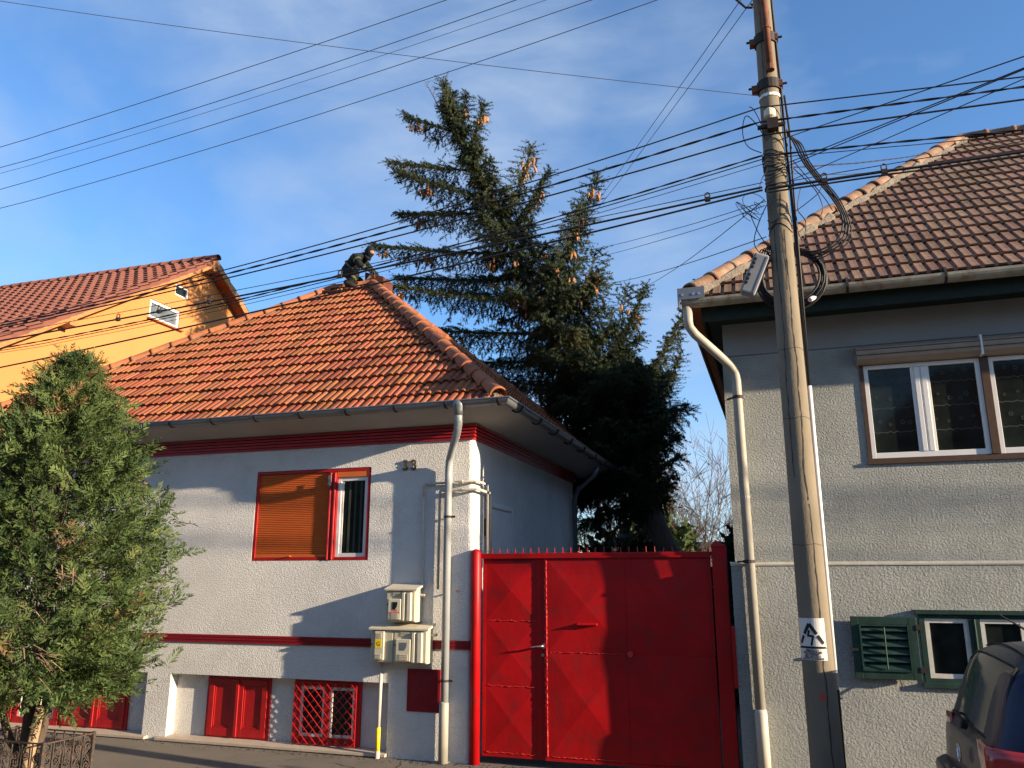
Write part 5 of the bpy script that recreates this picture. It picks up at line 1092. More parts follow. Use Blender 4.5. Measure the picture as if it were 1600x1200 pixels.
for k in range(9):
    p = b0 + (Vector((-7.55, 15.95, 14.05)) - b0) * (.2 + .09 * k); tw.tube([p, p + Vector((R2.choice((-1, 1)) * R2.uniform(.1, .28), R2.uniform(-.1, .1), R2.uniform(.02, .2)))], [.006, .002], 4)
obj('dead_twig', tw, M['twig_r'], spr)
cmn = MB(); cmn.tube([(0, 0, .0), (0, 0, -.02), (0, 0, -.06), (0, 0, -.11), (0, 0, -.145), (0, 0, -.16)], [.008, .019, .026, .025, .016, .004], 7); cme = cmn.mesh('cone', True); cme.materials.append(M['conewood'])
for p in conepos[:280]: obj('cone', cme, M['conewood'], spr, mtx=Matrix.Translation(p) @ Matrix.Rotation(R2.uniform(-.35, .35), 4, 'X') @ Matrix.Rotation(R2.uniform(-.35, .35), 4, 'Y') @ Matrix.Scale(R2.uniform(.85, 1.25), 4))

# ------------------------------------------------------------------ leafy sprays (cypress, hedges)
def fan_mesh(name, base, axis_, nrm, size, tint, m, pairs=7, lw=.13, ll=.42, droop=.25):
    base, axis_, nrm = [np.asarray(v, float) for v in (base, axis_, nrm)]; T = len(base); size = np.asarray(size)[:, None]
    axis_ /= np.linalg.norm(axis_, axis=1, keepdims=True); sd_ = np.cross(axis_, nrm); sd_ /= np.maximum(np.linalg.norm(sd_, axis=1, keepdims=True), 1e-6); up_ = np.cross(sd_, axis_)
    Vs = []; 
    for k in range(pairs * 2 + 1):
        if k == pairs * 2: t, sg, l = .82, 0, ll * .7
        else: t = (k // 2 + .3) / pairs * .92; sg = 1 if k % 2 else -1; l = ll * (1.05 - .65 * t)
        j = rng.normal(0, .14, (T, 1)); t = t + rng.normal(0, .03, (T, 1))
        dd = axis_ * (.78 if sg else 1) + sd_ * (sg * .62 + j) + up_ * rng.normal(0, .22, (T, 1)) + np.array([[0, 0, -droop * .5]])
        dd /= np.linalg.norm(dd, axis=1, keepdims=True); wv = np.cross(dd, up_ + .5 * rng.normal(0, 1, (T, 3)) * .6); wv /= np.maximum(np.linalg.norm(wv, axis=1, keepdims=True), 1e-6)
        p = base + axis_ * size * t + np.array([[0, 0, -1.]]) * droop * size * t * t; L_ = size * l * rng.uniform(.75, 1.2, (T, 1)); W_ = size * lw * .5
        Vs.append(np.stack([p, p + dd * L_ * .5 + wv * W_, p + dd * L_, p + dd * L_ * .5 - wv * W_], 1))
    V = np.stack(Vs, 1).reshape(-1, 3); K = len(Vs); F = np.arange(len(V)).reshape(-1, 4)
    tn = np.repeat(np.clip(np.asarray(tint)[:, None] + rng.normal(0, .05, (T, K)), 0, 1).ravel(), 4)
    return cloud_mesh(name, V, F, tn, m)
cy = thing('cypress_tree', 'bushy green cypress growing from an iron guard in front of the white house', 'tree', (-7.42, 6.78, 0))
CX, CY = -7.47, 6.80
env = ((.75, .60), (.9, .98), (1.1, 1.08), (1.4, 1.16), (2.0, 1.22), (2.7, 1.10), (3.2, .92), (3.6, .70), (3.95, .44), (4.25, .20), (4.5, .04))
def rad(z):
    for (a, b), (c, d) in zip(env[:-1], env[1:]):
        if a <= z <= c: return b + (d - b) * (z - a) / (c - a)
    return .05
trk = MB(); trk.tube([(-7.40, 6.78, -.1), (-7.42, 6.78, .5), (-7.44, 6.79, 1.2), (-7.46, 6.8, 2.6), (-7.5, 6.8, 4.2)], [.085, .075, .065, .04, .01], 10)
trk.tube([(-7.42, 6.78, .25), (-7.62, 6.74, .45), (-7.85, 6.72, .85), (-7.9, 6.7, 1.3)], [.045, .04, .03, .02], 8); trk.tube([(-7.41, 6.78, .15), (-7.28, 6.80, .5), (-7.2, 6.82, 1.1), (-7.1, 6.85, 2.0)], [.05, .045, .035, .02], 8)
obj('trunk', trk, M['bark'], cy, smooth=True)
obj('second_trunk', MB().tube([(-7.28, 6.66, -.1), (-7.27, 6.68, .35), (-7.25, 6.72, .8)], [.055, .05, .045], 9), M['bark_l'], cy, smooth=True)
R3 = random.Random(4); BB, AA, NN, SS, TT = [], [], [], [], []; br_ = MB(); dry = MB()
nb = 480
for i in range(nb):
    z = .82 + 3.62 * ((i + R3.random()) / nb) ** 1.05; th = i * 2.39996 + R3.uniform(-.3, .3)
    lob = 1 + .38 * noise.noise((math.cos(th) * 1.6, math.sin(th) * 1.6, z * 1.5)) + .16 * noise.noise((math.cos(th) * 4, math.sin(th) * 4, z * 4))
    rmax = rad(z) * lob * R3.uniform(.80, 1.06); up_ = .55 if z > 1.2 else .0
    o_ = Vector((CX, CY, max(.98, z - rmax * up_))); tip = Vector((CX + math.cos(th) * rmax, CY + math.sin(th) * rmax * .92, z))
    if i % 3 == 0: br_.tube([o_, o_ + (tip - o_) * .55 + Vector((0, 0, -.05)), tip], [.016, .009, .003], 5, False)
    d = (tip - o_).normalized(); cl = R3.uniform(.15, .72); brown = R3.random() < .03
    for k in range(17):
        t = 1 - (k / 17) ** 1.4 * .66 + R3.uniform(-.04, .02); p = o_ + (tip - o_) * t + Vector((R3.gauss(0, .07), R3.gauss(0, .07), R3.gauss(0, .055)))
        a_ = d * .8 + Vector((R3.gauss(0, .5), R3.gauss(0, .5), R3.gauss(.25, .45)))
        BB.append(p); AA.append(a_); NN.append(Vector((R3.gauss(0, 1), R3.gauss(0, 1), R3.gauss(.4, 1)))); SS.append(R3.uniform(.15, .29) * (1 if z < 4 else .75)); TT.append(1 if brown else min(.88, max(0, cl + R3.gauss(0, .1) - .0)))
obj('branches', br_, M['bark'], cy)
for c in ((-6.75, 6.15, 1.35), (-6.95, 5.95, 1.75), (-7.5, 5.75, 1.45), (-7.3, 5.9, 1.0), (-6.6, 6.2, 2.1)):
    for k in range(16): 
        p = Vector(c) + Vector((R3.gauss(0, .08), R3.gauss(0, .06), R3.gauss(0, .06))); dry.tube([p, p + Vector((R3.uniform(.08, .28), R3.uniform(-.1, .05), R3.uniform(-.16, .04)))], [.005, .002], 4, False)
obj('dry_twigs', dry, M['bark_l'], cy, kind='stuff')
obj('crown', fan_mesh('crown', BB, AA, NN, SS, TT, M['thuja'], 9, .066, .36), None, cy, kind='stuff')

# ------------------------------------------------------------------ wrought iron guard round the cypress
tgd = thing('tree_guard', 'low wrought iron scrollwork guard round the foot of the cypress', 'fence', (-7.39, 6.78, 0))
x0, x1, y0, y1, zt = -7.92, -6.885, 6.47, 7.08, .50
for x in (x0, x1):
    for y in (y0, y1): obj('post', MB().box(x - .016, x + .016, y - .016, y + .016, -.1, zt + .015), M['wiron'], tgd)
def scroll_mesh():
    mb = MB()
    for c, r, a0_, turns, sg in ((Vector((0, 0, .15)), .050, 90, 1.6, 1), (Vector((0.005, 0, .33)), .038, -90, 1.5, -1)):
        pts = []; n = 22
        for k in range(n + 1):
            t = k / n; a = R(a0_ + sg * 360 * turns * t); rr_ = r * (1 - .78 * t); pts.append(c + Vector((rr_ * math.cos(a), 0, rr_ * math.sin(a))))
        mb.tube(pts, .0065, 5)
    mb.tube([(0, 0, .20), (.035, 0, .24), (.03, 0, .28), (.005, 0, .292)], .006, 5); mb.tube([(-.045, 0, .02), (-.052, 0, .12), (-.03, 0, .2), (.02, 0, .26), (.045, 0, .36), (.03, 0, .41), (.008, 0, .40)], .006, 5)
    me = mb.mesh('scroll', True); me.materials.append(M['wiron']); return me
scm = scroll_mesh()
for (ax0, ay0, ax1, ay1) in ((x0, y0, x1, y0), (x1, y0, x1, y1), (x0, y1, x1, y1), (x0, y0, x0, y1)):
    a, b = Vector((ax0, ay0, 0)), Vector((ax1, ay1, 0)); L_ = (b - a).length; d = (b - a).normalized(); n = int(round(L_ / .125)); rz = math.atan2(d.y, d.x)
    for z in (zt, .06): obj('rail', MB().beam(a + Vector((0, 0, z)), b + Vector((0, 0, z)), .022, .012), M['wiron'], tgd)
    for i in range(n):
        p = a + d * (L_ * (i + .5) / n); obj('scroll', scm, M['wiron'], tgd, mtx=Matrix.Translation(p + Vector((0, 0, .055))) @ Matrix.Rotation(rz, 4, 'Z') @ Matrix.Scale(1 if i % 2 else -1, 4, (1, 0, 0)))
        if i: q = a + d * (L_ * i / n); obj('bar', MB().box(q.x - .005, q.x + .005, q.y - .005, q.y + .005, .06, zt), M['wiron'], tgd)

# ------------------------------------------------------------------ garden behind the gate
def bare(base, h, seed, m, name, label, spread=.55, depth=5, lean=(0, 0), stems=3, r0=.05):
    rr_ = random.Random(seed); t = thing(name, label, 'tree' if h > 4 else 'shrub', base); tb, fb = MB(), MB()
    def grow(p, d, ln, r, k):
        n = 3; q = p; pts = [p]
        for i in range(n): d = (d + Vector((rr_.gauss(0, .10), rr_.gauss(0, .10), rr_.gauss(.05, .06)))).normalized(); q = q + d * ln / n; pts.append(q)
        (tb if k > 2 else fb).tube(pts, [r * (1 - .35 * i / n) for i in range(n + 1)], 6 if k > 2 else 4, False)
        if k == 0: return
        for c in range(rr_.choice((2, 3, 3)) + (1 if k <= 2 else 0)):
            u = rr_.uniform(.35, 1); bp = pts[min(n, int(u * n) + (0 if u < 1 else 0))]; sd_ = Vector((rr_.gauss(0, 1), rr_.gauss(0, 1), rr_.gauss(0, .5))).normalized()
            grow(bp, (d * 1.0 + sd_ * spread).normalized(), ln * rr_.uniform(.60, .82), max(.0055, r * .50), k - 1)
        grow(pts[-1], d, ln * .75, max(.0055, r * .58), k - 1)
    for s in range(stems):
        a = 2 * math.pi * s / stems + rr_.random(); grow(Vector(base) + Vector((.1 * math.cos(a), .1 * math.sin(a), 0)), Vector((.42 * math.cos(a) + lean[0], .42 * math.sin(a) + lean[1], 1)).normalized(), h * .30, r0, depth)
    obj('trunk', tb, m, t); obj('twigs', fb, m, t, kind='stuff'); return t
bare((-2.30, 23.5, -.1), 7.0, 3, M['twig'], 'bare_tree', 'leafless grey tree with fine upswept twigs behind the red gate', stems=4, lean=(-.22, 0), spread=.8)
bare((-1.05, 22.5, -.1), 3.5, 8, M['twig_r'], 'bare_shrub', 'dense reddish leafless bush behind the gate against the grey house', spread=.7, stems=5, r0=.04)
def bush(name, label, c, rx, ry, rz, n, m, size, seed, cat='bush'):
    rr_ = random.Random(seed); t = thing(name, label, cat, (c[0], c[1], 0)); B_, A_, N_, S_, T_ = [], [], [], [], []
    for i in range(n):
        v = Vector((rr_.gauss(0, 1), rr_.gauss(0, 1), rr_.gauss(0, 1))).normalized(); f = rr_.uniform(.55, 1.0) * (1 + .25 * noise.noise(v * 2.2 + Vector((seed, 0, 0))))
        B_.append(Vector(c) + Vector((v.x * rx, v.y * ry, v.z * rz)) * f); A_.append(v + Vector((rr_.gauss(0, .5), rr_.gauss(0, .5), rr_.gauss(.2, .5)))); N_.append(Vector((rr_.gauss(0, 1), rr_.gauss(0, 1), rr_.gauss(0, 1)))); S_.append(size * rr_.uniform(.7, 1.3)); T_.append(rr_.random())
    st_ = MB()
    for k in range(7):
        v = Vector((rr_.gauss(0, .5), rr_.gauss(0, .5), 1)); st_.tube([(c[0] + v.x * .1, c[1] + v.y * .1, -.1), (c[0] + v.x * rx * .5, c[1] + v.y * ry * .5, c[2])], [.035, .012], 5)
    obj('stems', st_, M['bark'], t); obj('foliage', fan_mesh('foliage', B_, A_, N_, S_, T_, m, 3, .45, .55), None, t, kind='stuff')
bush('garden_bush', 'sunlit green leafy bush beside the leaning spruce trunk', (-2.75, 20.0, 2.0), .95, .9, 1.55, 900, M['hedge'], .26, 2)
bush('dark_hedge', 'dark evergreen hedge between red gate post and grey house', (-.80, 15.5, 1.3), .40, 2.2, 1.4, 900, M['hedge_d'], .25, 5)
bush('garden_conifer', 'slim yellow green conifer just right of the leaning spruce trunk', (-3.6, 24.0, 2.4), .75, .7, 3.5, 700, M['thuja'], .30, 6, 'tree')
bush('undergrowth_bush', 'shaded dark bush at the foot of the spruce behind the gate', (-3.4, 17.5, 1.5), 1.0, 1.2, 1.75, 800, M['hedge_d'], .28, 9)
fb_ = thing('garden_shed', 'pale flat roofed garden building far behind the bare branches', 'shed', (-2.5, 33, 0))
obj('wall', MB().box(-6.5, 1.5, 33, 37, -.3, 3.2), M['smooth_white'], fb_); obj('roof', MB().box(-6.8, 1.8, 32.6, 37.3, 3.2, 3.42), M['zinc'], fb_)
obj('door', MB().box(-2.4, -1.4, 32.97, 33.0, 0, 2.1), M['green'], fb_)

# ------------------------------------------------------------------ person crouching on the ridge
pe = thing('person', 'person in dark uniform with yellow green stripes crouching on the roof ridge', 'person', (-7.5, 12.8, 7.5))
J = {'pel': ((-7.60, 12.83, 7.79), .150), 'wai': ((-7.53, 12.83, 7.89), .145), 'che': ((-7.40, 12.82, 8.00), .165), 'sho': ((-7.31, 12.81, 8.06), .125), 'nec': ((-7.22, 12.80, 8.10), .062), 'hea': ((-7.16, 12.80, 8.13), .07),
     'hl': ((-7.57, 12.73, 7.76), .105), 'kl': ((-7.27, 12.66, 7.70), .080), 'al': ((-7.44, 12.60, 7.47), .055), 'tl': ((-7.30, 12.60, 7.42), .045),
     'hr': ((-7.60, 12.93, 7.76), .105), 'kr': ((-7.36, 13.02, 7.66), .080), 'ar': ((-7.62, 13.04, 7.56), .055), 'tr': ((-7.66, 13.04, 7.50), .045),
     'sl': ((-7.32, 12.65, 8.01), .080), 'el': ((-7.19, 12.60, 7.82), .060), 'wl': ((-7.03, 12.70, 7.73), .040), 
     'sr': ((-7.30, 12.98, 8.02), .080), 'er': ((-7.15, 13.0, 7.84), .060), 'wr': ((-7.01, 12.88, 7.74), .040)}
ED = [('pel', 'wai'), ('wai', 'che'), ('che', 'sho'), ('sho', 'nec'), ('nec', 'hea'), ('pel', 'hl'), ('hl', 'kl'), ('kl', 'al'), ('al', 'tl'), ('pel', 'hr'), ('hr', 'kr'), ('kr', 'ar'), ('ar', 'tr'), ('sho', 'sl'), ('sl', 'el'), ('el', 'wl'), ('sho', 'sr'), ('sr', 'er'), ('er', 'wr')]
def skin(name, J, ED, m, parent, root, sub=2):
    ks = list(J); me = bpy.data.meshes.new(name); me.from_pydata([J[k][0] for k in ks], [(ks.index(a), ks.index(b)) for a, b in ED], [])
    o = obj(name, me, m, parent); o.modifiers.new('skin', 'SKIN').use_smooth_shade = True; sv = me.skin_vertices[0].data
    for i, k in enumerate(ks): sv[i].radius = (J[k][1], J[k][1]); sv[i].use_root = (k == root)
    s_ = o.modifiers.new('sub', 'SUBSURF'); s_.levels = sub; s_.render_levels = sub; return o
skin('body', J, ED, M['navy'], pe, 'pel')
def ball(c, rx, ry, rz, n=14, m_=10):
    mb = MB(); c = Vector(c)
    for j in range(m_ + 1):
        for i in range(n):
            a, b = 2 * math.pi * i / n, math.pi * j / m_; mb.v.append(tuple(c + Vector((rx * math.sin(b) * math.cos(a), ry * math.sin(b) * math.sin(a), rz * math.cos(b)))))
    for j in range(m_):
        for i in range(n): mb.f.append((j * n + i, (j + 1) * n + i, (j + 1) * n + (i + 1) % n, j * n + (i + 1) % n))
    return mb
hm = Matrix.Translation((-7.105, 12.79, 8.155)) @ Matrix.Rotation(R(-20), 4, 'Z') @ Matrix.Rotation(R(24), 4, 'Y')
hd_ = obj('hood', ball((0, 0, 0), .105, .088, .125).tube([(-.01, 0, -.06), (-.03, 0, -.15)], [.075, .085], 12), M['navy'], pe, mtx=hm, smooth=True)
obj('face', ball((.055, 0, .005), .056, .062, .050), M['skin'], pe, mtx=hm, smooth=True)
obj('nose', MB().add([(.108, -.014, -.018), (.108, .014, -.018), (.126, 0, -.020), (.110, 0, .022)], [(0, 1, 2), (0, 2, 3), (1, 3, 2)]), M['skin'], pe, mtx=hm)
for s_ in (-1, 1): obj('eye', ball((.104, .026 * s_, .018), .008, .010, .006, 8, 6), M['black'], pe, mtx=hm)
def ring(a, b, r, wd, m='hivis', name='reflective_stripe'):
    a, b = Vector(a), Vector(b); d = (b - a).normalized(); c = (a + b) / 2; obj(name, MB().tube([c - d * wd, c - d * wd * .3, c + d * wd * .3, c + d * wd], [r * .96, r, r, r * .96], 16, False), M[m], pe, smooth=True)
g_ = lambda k: Vector(J[k][0])
ring(g_('sl') + (g_('el') - g_('sl')) * .35, g_('sl') + (g_('el') - g_('sl')) * .45, .083, .024); ring(g_('el') + (g_('wl') - g_('el')) * .3, g_('el') + (g_('wl') - g_('el')) * .5, .062, .02)
ring(g_('wai'), g_('wai') + (g_('che') - g_('wai')) * .4, .168, .022); ring(g_('kl') + (g_('al') - g_('kl')) * .35, g_('kl') + (g_('al') - g_('kl')) * .5, .078, .022)
ring(g_('che') + (g_('sho') - g_('che')) * .35, g_('che') + (g_('sho') - g_('che')) * .6, .166, .016)
for w_, e_, s_ in (('wl', 'el', 1), ('wr', 'er', -1)):      # gloved hands with fingers round the strap
    p = g_(w_); d = (p - g_(e_)).normalized(); HJ = {'a': (p, .034), 'b': (p + d * .06, .036)}; HE = [('a', 'b')]
    sd_ = d.cross(Vector((0, 0, 1))).normalized()
    for f in range(4):
        q = p + d * .085 + sd_ * (.027 - .018 * f); k = 'f%d' % f; HJ[k] = (q, .011); HJ[k + 'm'] = (q + d * .030 + Vector((0, 0, -.018)), .010); HJ[k + 't'] = (q + d * .022 + Vector((0, 0, -.048)), .009); HE += [('b', k), (k, k + 'm'), (k + 'm', k + 't')]
    q = p + d * .03 + sd_ * s_ * .035; HJ['th'] = (q, .012); HJ['tt'] = (q + d * .03 + Vector((0, 0, -.02)), .010); HE += [('a', 'th'), ('th', 'tt')]
    skin('glove', HJ, HE, M['black'], pe, 'a', 1)
for a_, t_ in (('al', 'tl'), ('ar', 'tr')): obj('boot', MB().tube([g_(a_) + Vector((-.03, 0, .06)), g_(a_), g_(a_) + (g_(t_) - g_(a_)) * .6, g_(t_) + (g_(t_) - g_(a_)) * .4], [.062, .066, .058, .03], 10), M['rubber'], pe, smooth=True)
rope = tag(obj('safety_rope', MB().tube([(-7.0, 12.72, 7.70), (-6.97, 12.7, 7.62), (-7.06, 12.62, 7.50), (-7.02, 12.68, 7.62), (-6.94, 12.7, 7.70), (-6.90, 12.66, 7.55)], .008, 6), M['twig'], smooth=True), 'thin rope held by the person beside the chimney', 'rope')

# ------------------------------------------------------------------ parked blue car
CXr, CYc, CZ = 1.12, 6.74, -.034
car = thing('parked_car', 'dark blue dusty people carrier parked by the grey house, rear showing', 'car', (CXr + 2.1, CYc, CZ))
TPL = [(0, .24), (.5, .24), (.77, .26), (.835, .40), (.86, .62), (.862, .82), (.845, .98), (.775, 1.24), (.70, 1.44), (.64, 1.545), (.52, 1.605), (.28, 1.635), (0, 1.645)]
ZR = ((0, .99), (.02, 1.02), (.04, 1.07), (.09, 1.22), (.15, 1.42), (.20, 1.54), (.27, 1.61), (.38, 1.645), (.9, 1.68), (1.5, 1.69), (2.2, 1.67), (2.6, 1.56), (2.9, 1.38), (3.2, 1.17), (3.4, 1.06), (3.8, 1.0), (4.15, .92), (4.3, .78), (4.36, .62))
PW = ((0, .90), (.07, .945), (.2, .975), (.45, 1), (3.6, 1), (4.0, .95), (4.25, .86), (4.36, .75))
def lerp(T, x):
    if x <= T[0][0]: return T[0][1]
    for (a, b), (c, d) in zip(T[:-1], T[1:]):
        if a <= x <= c: return b + (d - b) * (x - a) / (c - a)
    return T[-1][1]
def cpt(x, i, s):
    y, z = TPL[i]; zr = lerp(ZR, x); b = .98
    if z > b:
        f = (zr - b) / (1.645 - b); z = b + (z - b) * max(0, f) if zr > b else zr
        if zr < 1.5: y = y * (1 + .12 * (1.5 - zr))
    else: z = min(z, zr)
    dx = 0
    if x < .03: dx = -.05 * math.sin(math.pi * min(1, z / 1.0)) * .6
    return (CXr + x + dx, CYc + s * y * lerp(PW, x), CZ + z)
body = MB(); NR = len(TPL) * 2 - 1
SX = [0, .02, .04, .09, .15, .20, .27, .38, .6, .9, 1.2, 1.5, 1.9, 2.2, 2.6, 2.9, 3.2, 3.4, 3.8, 4.15, 4.3, 4.36]
for x in SX:
    for i in range(len(TPL)): body.v.append(cpt(x, i, -1))
    for i in range(len(TPL) - 2, -1, -1): body.v.append(cpt(x, i, 1))
for a in range(len(SX) - 1):
    for i in range(NR): body.f.append((a * NR + i, a * NR + (i + 1) % NR, (a + 1) * NR + (i + 1) % NR, (a + 1) * NR + i))
body.f.append(tuple(range(NR))[::-1]); body.f.append(tuple(range((len(SX) - 1) * NR, len(SX) * NR)))
bo_ = obj('body', body, M['bluecar'], car, smooth=True); bo_.data.materials.append(M['dusty'])
for p in bo_.data.polygons:
    c = p.center
    if p.normal.z > .75 or (c.x < CXr + .36 and abs(c.y - CYc) < .62 and c.z > .5) : p.material_index = 1
s_ = bo_.modifiers.new('sub', 'SUBSURF'); s_.levels = 2; s_.render_levels = 2
def patch(f, nu, nv, m, name, parent, th=.0, smooth=True):
    mb = MB()
    for i in range(nu + 1):
        for j in range(nv + 1): mb.v.append(f(i / nu, j / nv))
    for i in range(nu):
        for j in range(nv): mb.f.append((i * (nv + 1) + j, (i + 1) * (nv + 1) + j, (i + 1) * (nv + 1) + j + 1, i * (nv + 1) + j + 1))
    o = obj(name, mb, m, parent, smooth=smooth)
    return o
def rear(u, v, off=.02):      # u across -1..1, v 0 bottom .. 1 top of the tailgate glass
    x = .042 + .185 * v; z = lerp(ZR, x) - .045 * u * u; return (CXr + x - off * .85 + .05 * u * u, CYc + u * (.70 - .11 * v), CZ + z + off * .5)
tg2 = patch(lambda a, b: rear(-1 + 2 * a, .04 + .92 * b), 14, 8, M['carglass'], 'rear_window', car)
edge = [rear(-1 + 2 * k / 14, .03, .022) for k in range(15)] + [rear(1, .03 + .94 * k / 6, .022) for k in range(1, 7)] + [rear(1 - 2 * k / 14, .97, .022) for k in range(1, 15)] + [rear(-1, .97 - .94 * k / 6, .022) for k in range(1, 7)]
obj('seal', MB().tube(edge, .009, 5), M['rubber'], tg2)
obj('wiper', MB().tube([rear(-.05, .02, .045), rear(.35, .07, .05), rear(.80, .06, .045)], .011, 6).disc(rear(-.05, .0, .02), (-1, 0, .3), .03, .04, 10), M['rubber'], tg2)
for s_ in (-1, 1):
    obj('tail_light', patch(lambda a, b, s_=s_: (CXr - .004 + (.035 if s_ > 0 else 0) + (.0 if a < .5 else (a - .5) * .50), CYc + s_ * ((.55 + a * .40) if a < .5 else .864 * lerp(PW, max(.0, (a - .5) * .50)) * (.985 if s_ < 0 else .94)), CZ + .77 + .32 * b - (.03 * a if b > .5 else 0)), 12, 4, M['tail'], 'lens', car).data, M['tail'], car)
for o_ in [c for c in car.children if c.name.startswith('lens')]: bpy.data.objects.remove(o_)
for o_ in [c for c in car.children if c.name.startswith('tail_light')]:
    sm = o_.modifiers.new('thick', 'SOLIDIFY'); sm.thickness = .03; sm.offset = 0
bp = MB()
for z0_, z1_, d_ in ((.32, .50, .08), (.50, .74, .10)):
    P = [(-.0 - d_ * .3, -.86), (-d_, -.70), (-d_ - .03, 0), (-d_, .70), (-.0 - d_ * .3, .86), (.35, .885), (.35, -.885)]
    bp.prism([(CXr + a, CYc + b, CZ + z0_) for a, b in P], (0, 0, z1_ - z0_))
obj('rear_bumper', bp, M['dusty'], car, bevel=.03)
obj('number_plate', MB().box(CXr - .052, CXr - .036, CYc - .26, CYc + .26, CZ + .64, CZ + .75), M['signw'], car)
eb = obj('emblem', MB().tube([(CXr - .042, CYc + .055 * math.cos(R(20 * k)), CZ + .90 + .055 * math.sin(R(20 * k))) for k in range(19)], .006, 6), M['steel'], car)
vw = MB(); Zv = CZ + .90; Xv = CXr - .042
for pts in ([(-.028, .042), (0, .006), (.028, .042)], [(-.045, .022), (-.022, -.042), (0, -.004), (.022, -.042), (.045, .022)]): vw.tube([(Xv, CYc - a, Zv + b) for a, b in pts], .005, 5)
obj('emblem_letters', vw, M['steel'], eb)
obj('badge_lettering', text_mb('TDI', .055, lambda x, y, z: (CXr - .034 - z, CYc - .47 - x, CZ + .80 + y), .003), M['steel'], car)
for s_ in (-1, 1):
    rl = MB().tube([cpt(.75, 9, s_)[:2] + (CZ + 1.64,), (CXr + .95, cpt(.95, 9, s_)[1], CZ + 1.72), (CXr + 1.8, cpt(1.8, 9, s_)[1], CZ + 1.725), (CXr + 2.1, cpt(2.1, 9, s_)[1], CZ + 1.64)], .014, 8); obj('roof_rail', rl, M['rubber'], car, smooth=True)
    for xa, xb in ((.62, 1.25), (1.33, 2.1), (2.18, 2.75)):
        def sw(a, b, s_=s_, xa=xa, xb=xb):
            x = xa + (xb - xa) * a; p0, p1 = cpt(x, 6, s_), cpt(x, 9, s_); t = .12 + .70 * b; return (p0[0], p0[1] + (p1[1] - p0[1]) * t + s_ * .022, p0[2] + (p1[2] - p0[2]) * t)
        wo = patch(sw, 5, 3, M['carglass'], 'side_window', car); E4 = [sw(0, 0), sw(1, 0), sw(1, 1), sw(0, 1), sw(0, 0)]
        obj('window_trim', MB().tube(E4, .010, 5), M['zinc'], wo)
    for xa in (1.36, 2.2): obj('door_handle', MB().box(CXr + xa, CXr + xa + .16, CYc + s_ * .875 - .012, CYc + s_ * .875 + .012, CZ + .86, CZ + .89), M['bluecar'], car, bevel=.006)
    for xw in (.85, 3.45):
        wo = obj('wheel', MB().tube([(CXr + xw, CYc + s_ * .66, CZ + .31), (CXr + xw, CYc + s_ * .70, CZ + .31), (CXr + xw, CYc + s_ * .85, CZ + .31), (CXr + xw, CYc + s_ * .875, CZ + .31)], [.27, .31, .31, .26], 26), M['rubber'], car, smooth=True)
        obj('rim', MB().disc((CXr + xw, CYc + s_ * .86, CZ + .31), (0, s_, 0), .20, .022, 20), M['zinc'], wo)
        obj('wheel_arch', MB().tube([(CXr + xw + .36 * math.cos(R(18 * k)), CYc + s_ * .858, CZ + .31 + .36 * math.sin(R(18 * k))) for k in range(11)], .02, 6), M['rubber'], car)
obj('antenna', MB().tube([(CXr + .55, CYc - .12, CZ + 1.65), (CXr + .51, CYc - .12, CZ + 1.70), (CXr + .30, CYc - .12, CZ + 1.84)], [.03, .012, .004], 6), M['rubber'], car)
obj('roof_seam', MB().tube([(CXr + x, CYc - .42, CZ + lerp(ZR, x) - .005) for x in (.40, .9, 1.5, 2.2)], .006, 5), M['rubber'], car); obj('roof_seam', MB().tube([(CXr + .33, CYc - .56 + 1.12 * k / 10, CZ + 1.632 - .045 * ((k - 5) / 5) ** 2) for k in range(11)], .006, 5), M['rubber'], car)

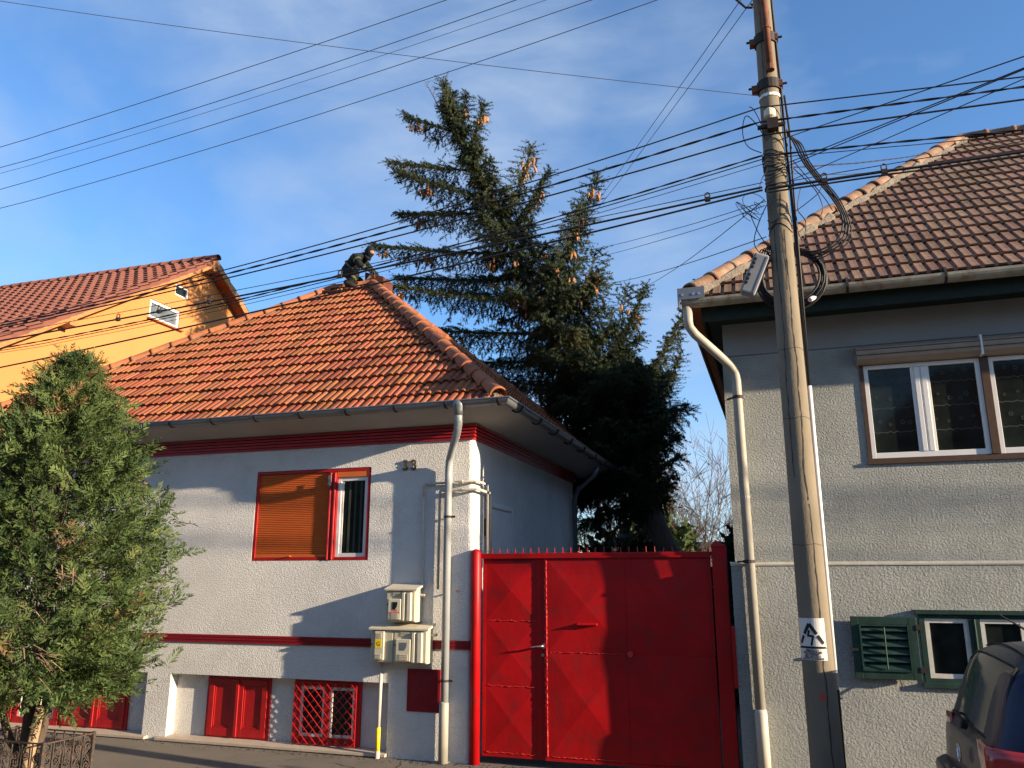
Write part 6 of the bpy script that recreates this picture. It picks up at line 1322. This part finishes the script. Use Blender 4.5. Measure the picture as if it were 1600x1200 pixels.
# ------------------------------------------------------------------ unseen houses across the street, added to cut ambient light and darken reflections
def unseen_house(x0, x1, y0, h, col, label):
    t = thing('added_street_house', label, 'house', ((x0 + x1) / 2, y0, 0), 'unseen houses added across the street')
    mm = mk('far_render', col, .9, .08, 1, .4, 50, .006); ym, D_ = y0 - 4.5, 9
    hs_ = [(x0 + 1.2 + k * 2.6, x0 + 2.4 + k * 2.6, 1.3, 2.8, .1) for k in range(int((x1 - x0 - 1) / 2.6))]
    wv = MB()
    for a, b, c, d, dp in hs_: pass
    tmp = hole_wall(MB(), x0, x1, -.3, h, -y0, hs_, .1); wv.add([(x, -y, z) for x, y, z in tmp.v], [f[::-1] for f in tmp.f])
    wv.quad((x0, y0, -.3), (x0, y0, h), (x0, y0 - D_, h), (x0, y0 - D_, -.3)); wv.quad((x1, y0, -.3), (x1, y0 - D_, -.3), (x1, y0 - D_, h), (x1, y0, h)); wv.quad((x0, y0 - D_, -.3), (x0, y0 - D_, h), (x1, y0 - D_, h), (x1, y0 - D_, -.3))
    obj('wall', wv, mm, t)
    obj('roof', MB().add([(x0 - .4, y0 + .5, h - .1), (x1 + .4, y0 + .5, h - .1), (x1 - 2.5, ym, h + 3), (x0 + 2.5, ym, h + 3), (x0 - .4, y0 - D_ - .5, h - .1), (x1 + .4, y0 - D_ - .5, h - .1)], [(0, 1, 2, 3), (5, 4, 3, 2), (4, 0, 3), (1, 5, 2), (0, 4, 5, 1)]), M['tile_o'], t)
    for a, b, c, d, dp in hs_:
        tmp = framebox(MB(), a, b, c, d, -y0 + .03, -y0 + .09, .07); fm = MB(); fm.add([(x, -y, z) for x, y, z in tmp.v], [f[::-1] for f in tmp.f]); wo = obj('window', fm, M['white_pvc'], t)
        obj('pane', MB().quad((a + .05, y0 - .07, c + .05), (a + .05, y0 - .07, d - .05), (b - .05, y0 - .07, d - .05), (b - .05, y0 - .07, c + .05)), M['glass'], wo)
unseen_house(-30, -16, -6.5, 6.2, (.45, .40, .30), 'unseen beige house added across the street, left of the photographer')
unseen_house(-14, 1, -6.5, 6.6, (.36, .36, .33), 'unseen grey house added across the street, right behind the photographer')
unseen_house(3, 17, -6.5, 6.0, (.42, .33, .22), 'unseen ochre house added across the street, right of the photographer')
struct('far_pavement', MB().box(-120, 120, -6.4, -3.35, -.30, -.034), M['pave']); struct('far_kerb', MB().box(-120, 120, -3.35, -3.2, -.30, -.03), M['kerb'])
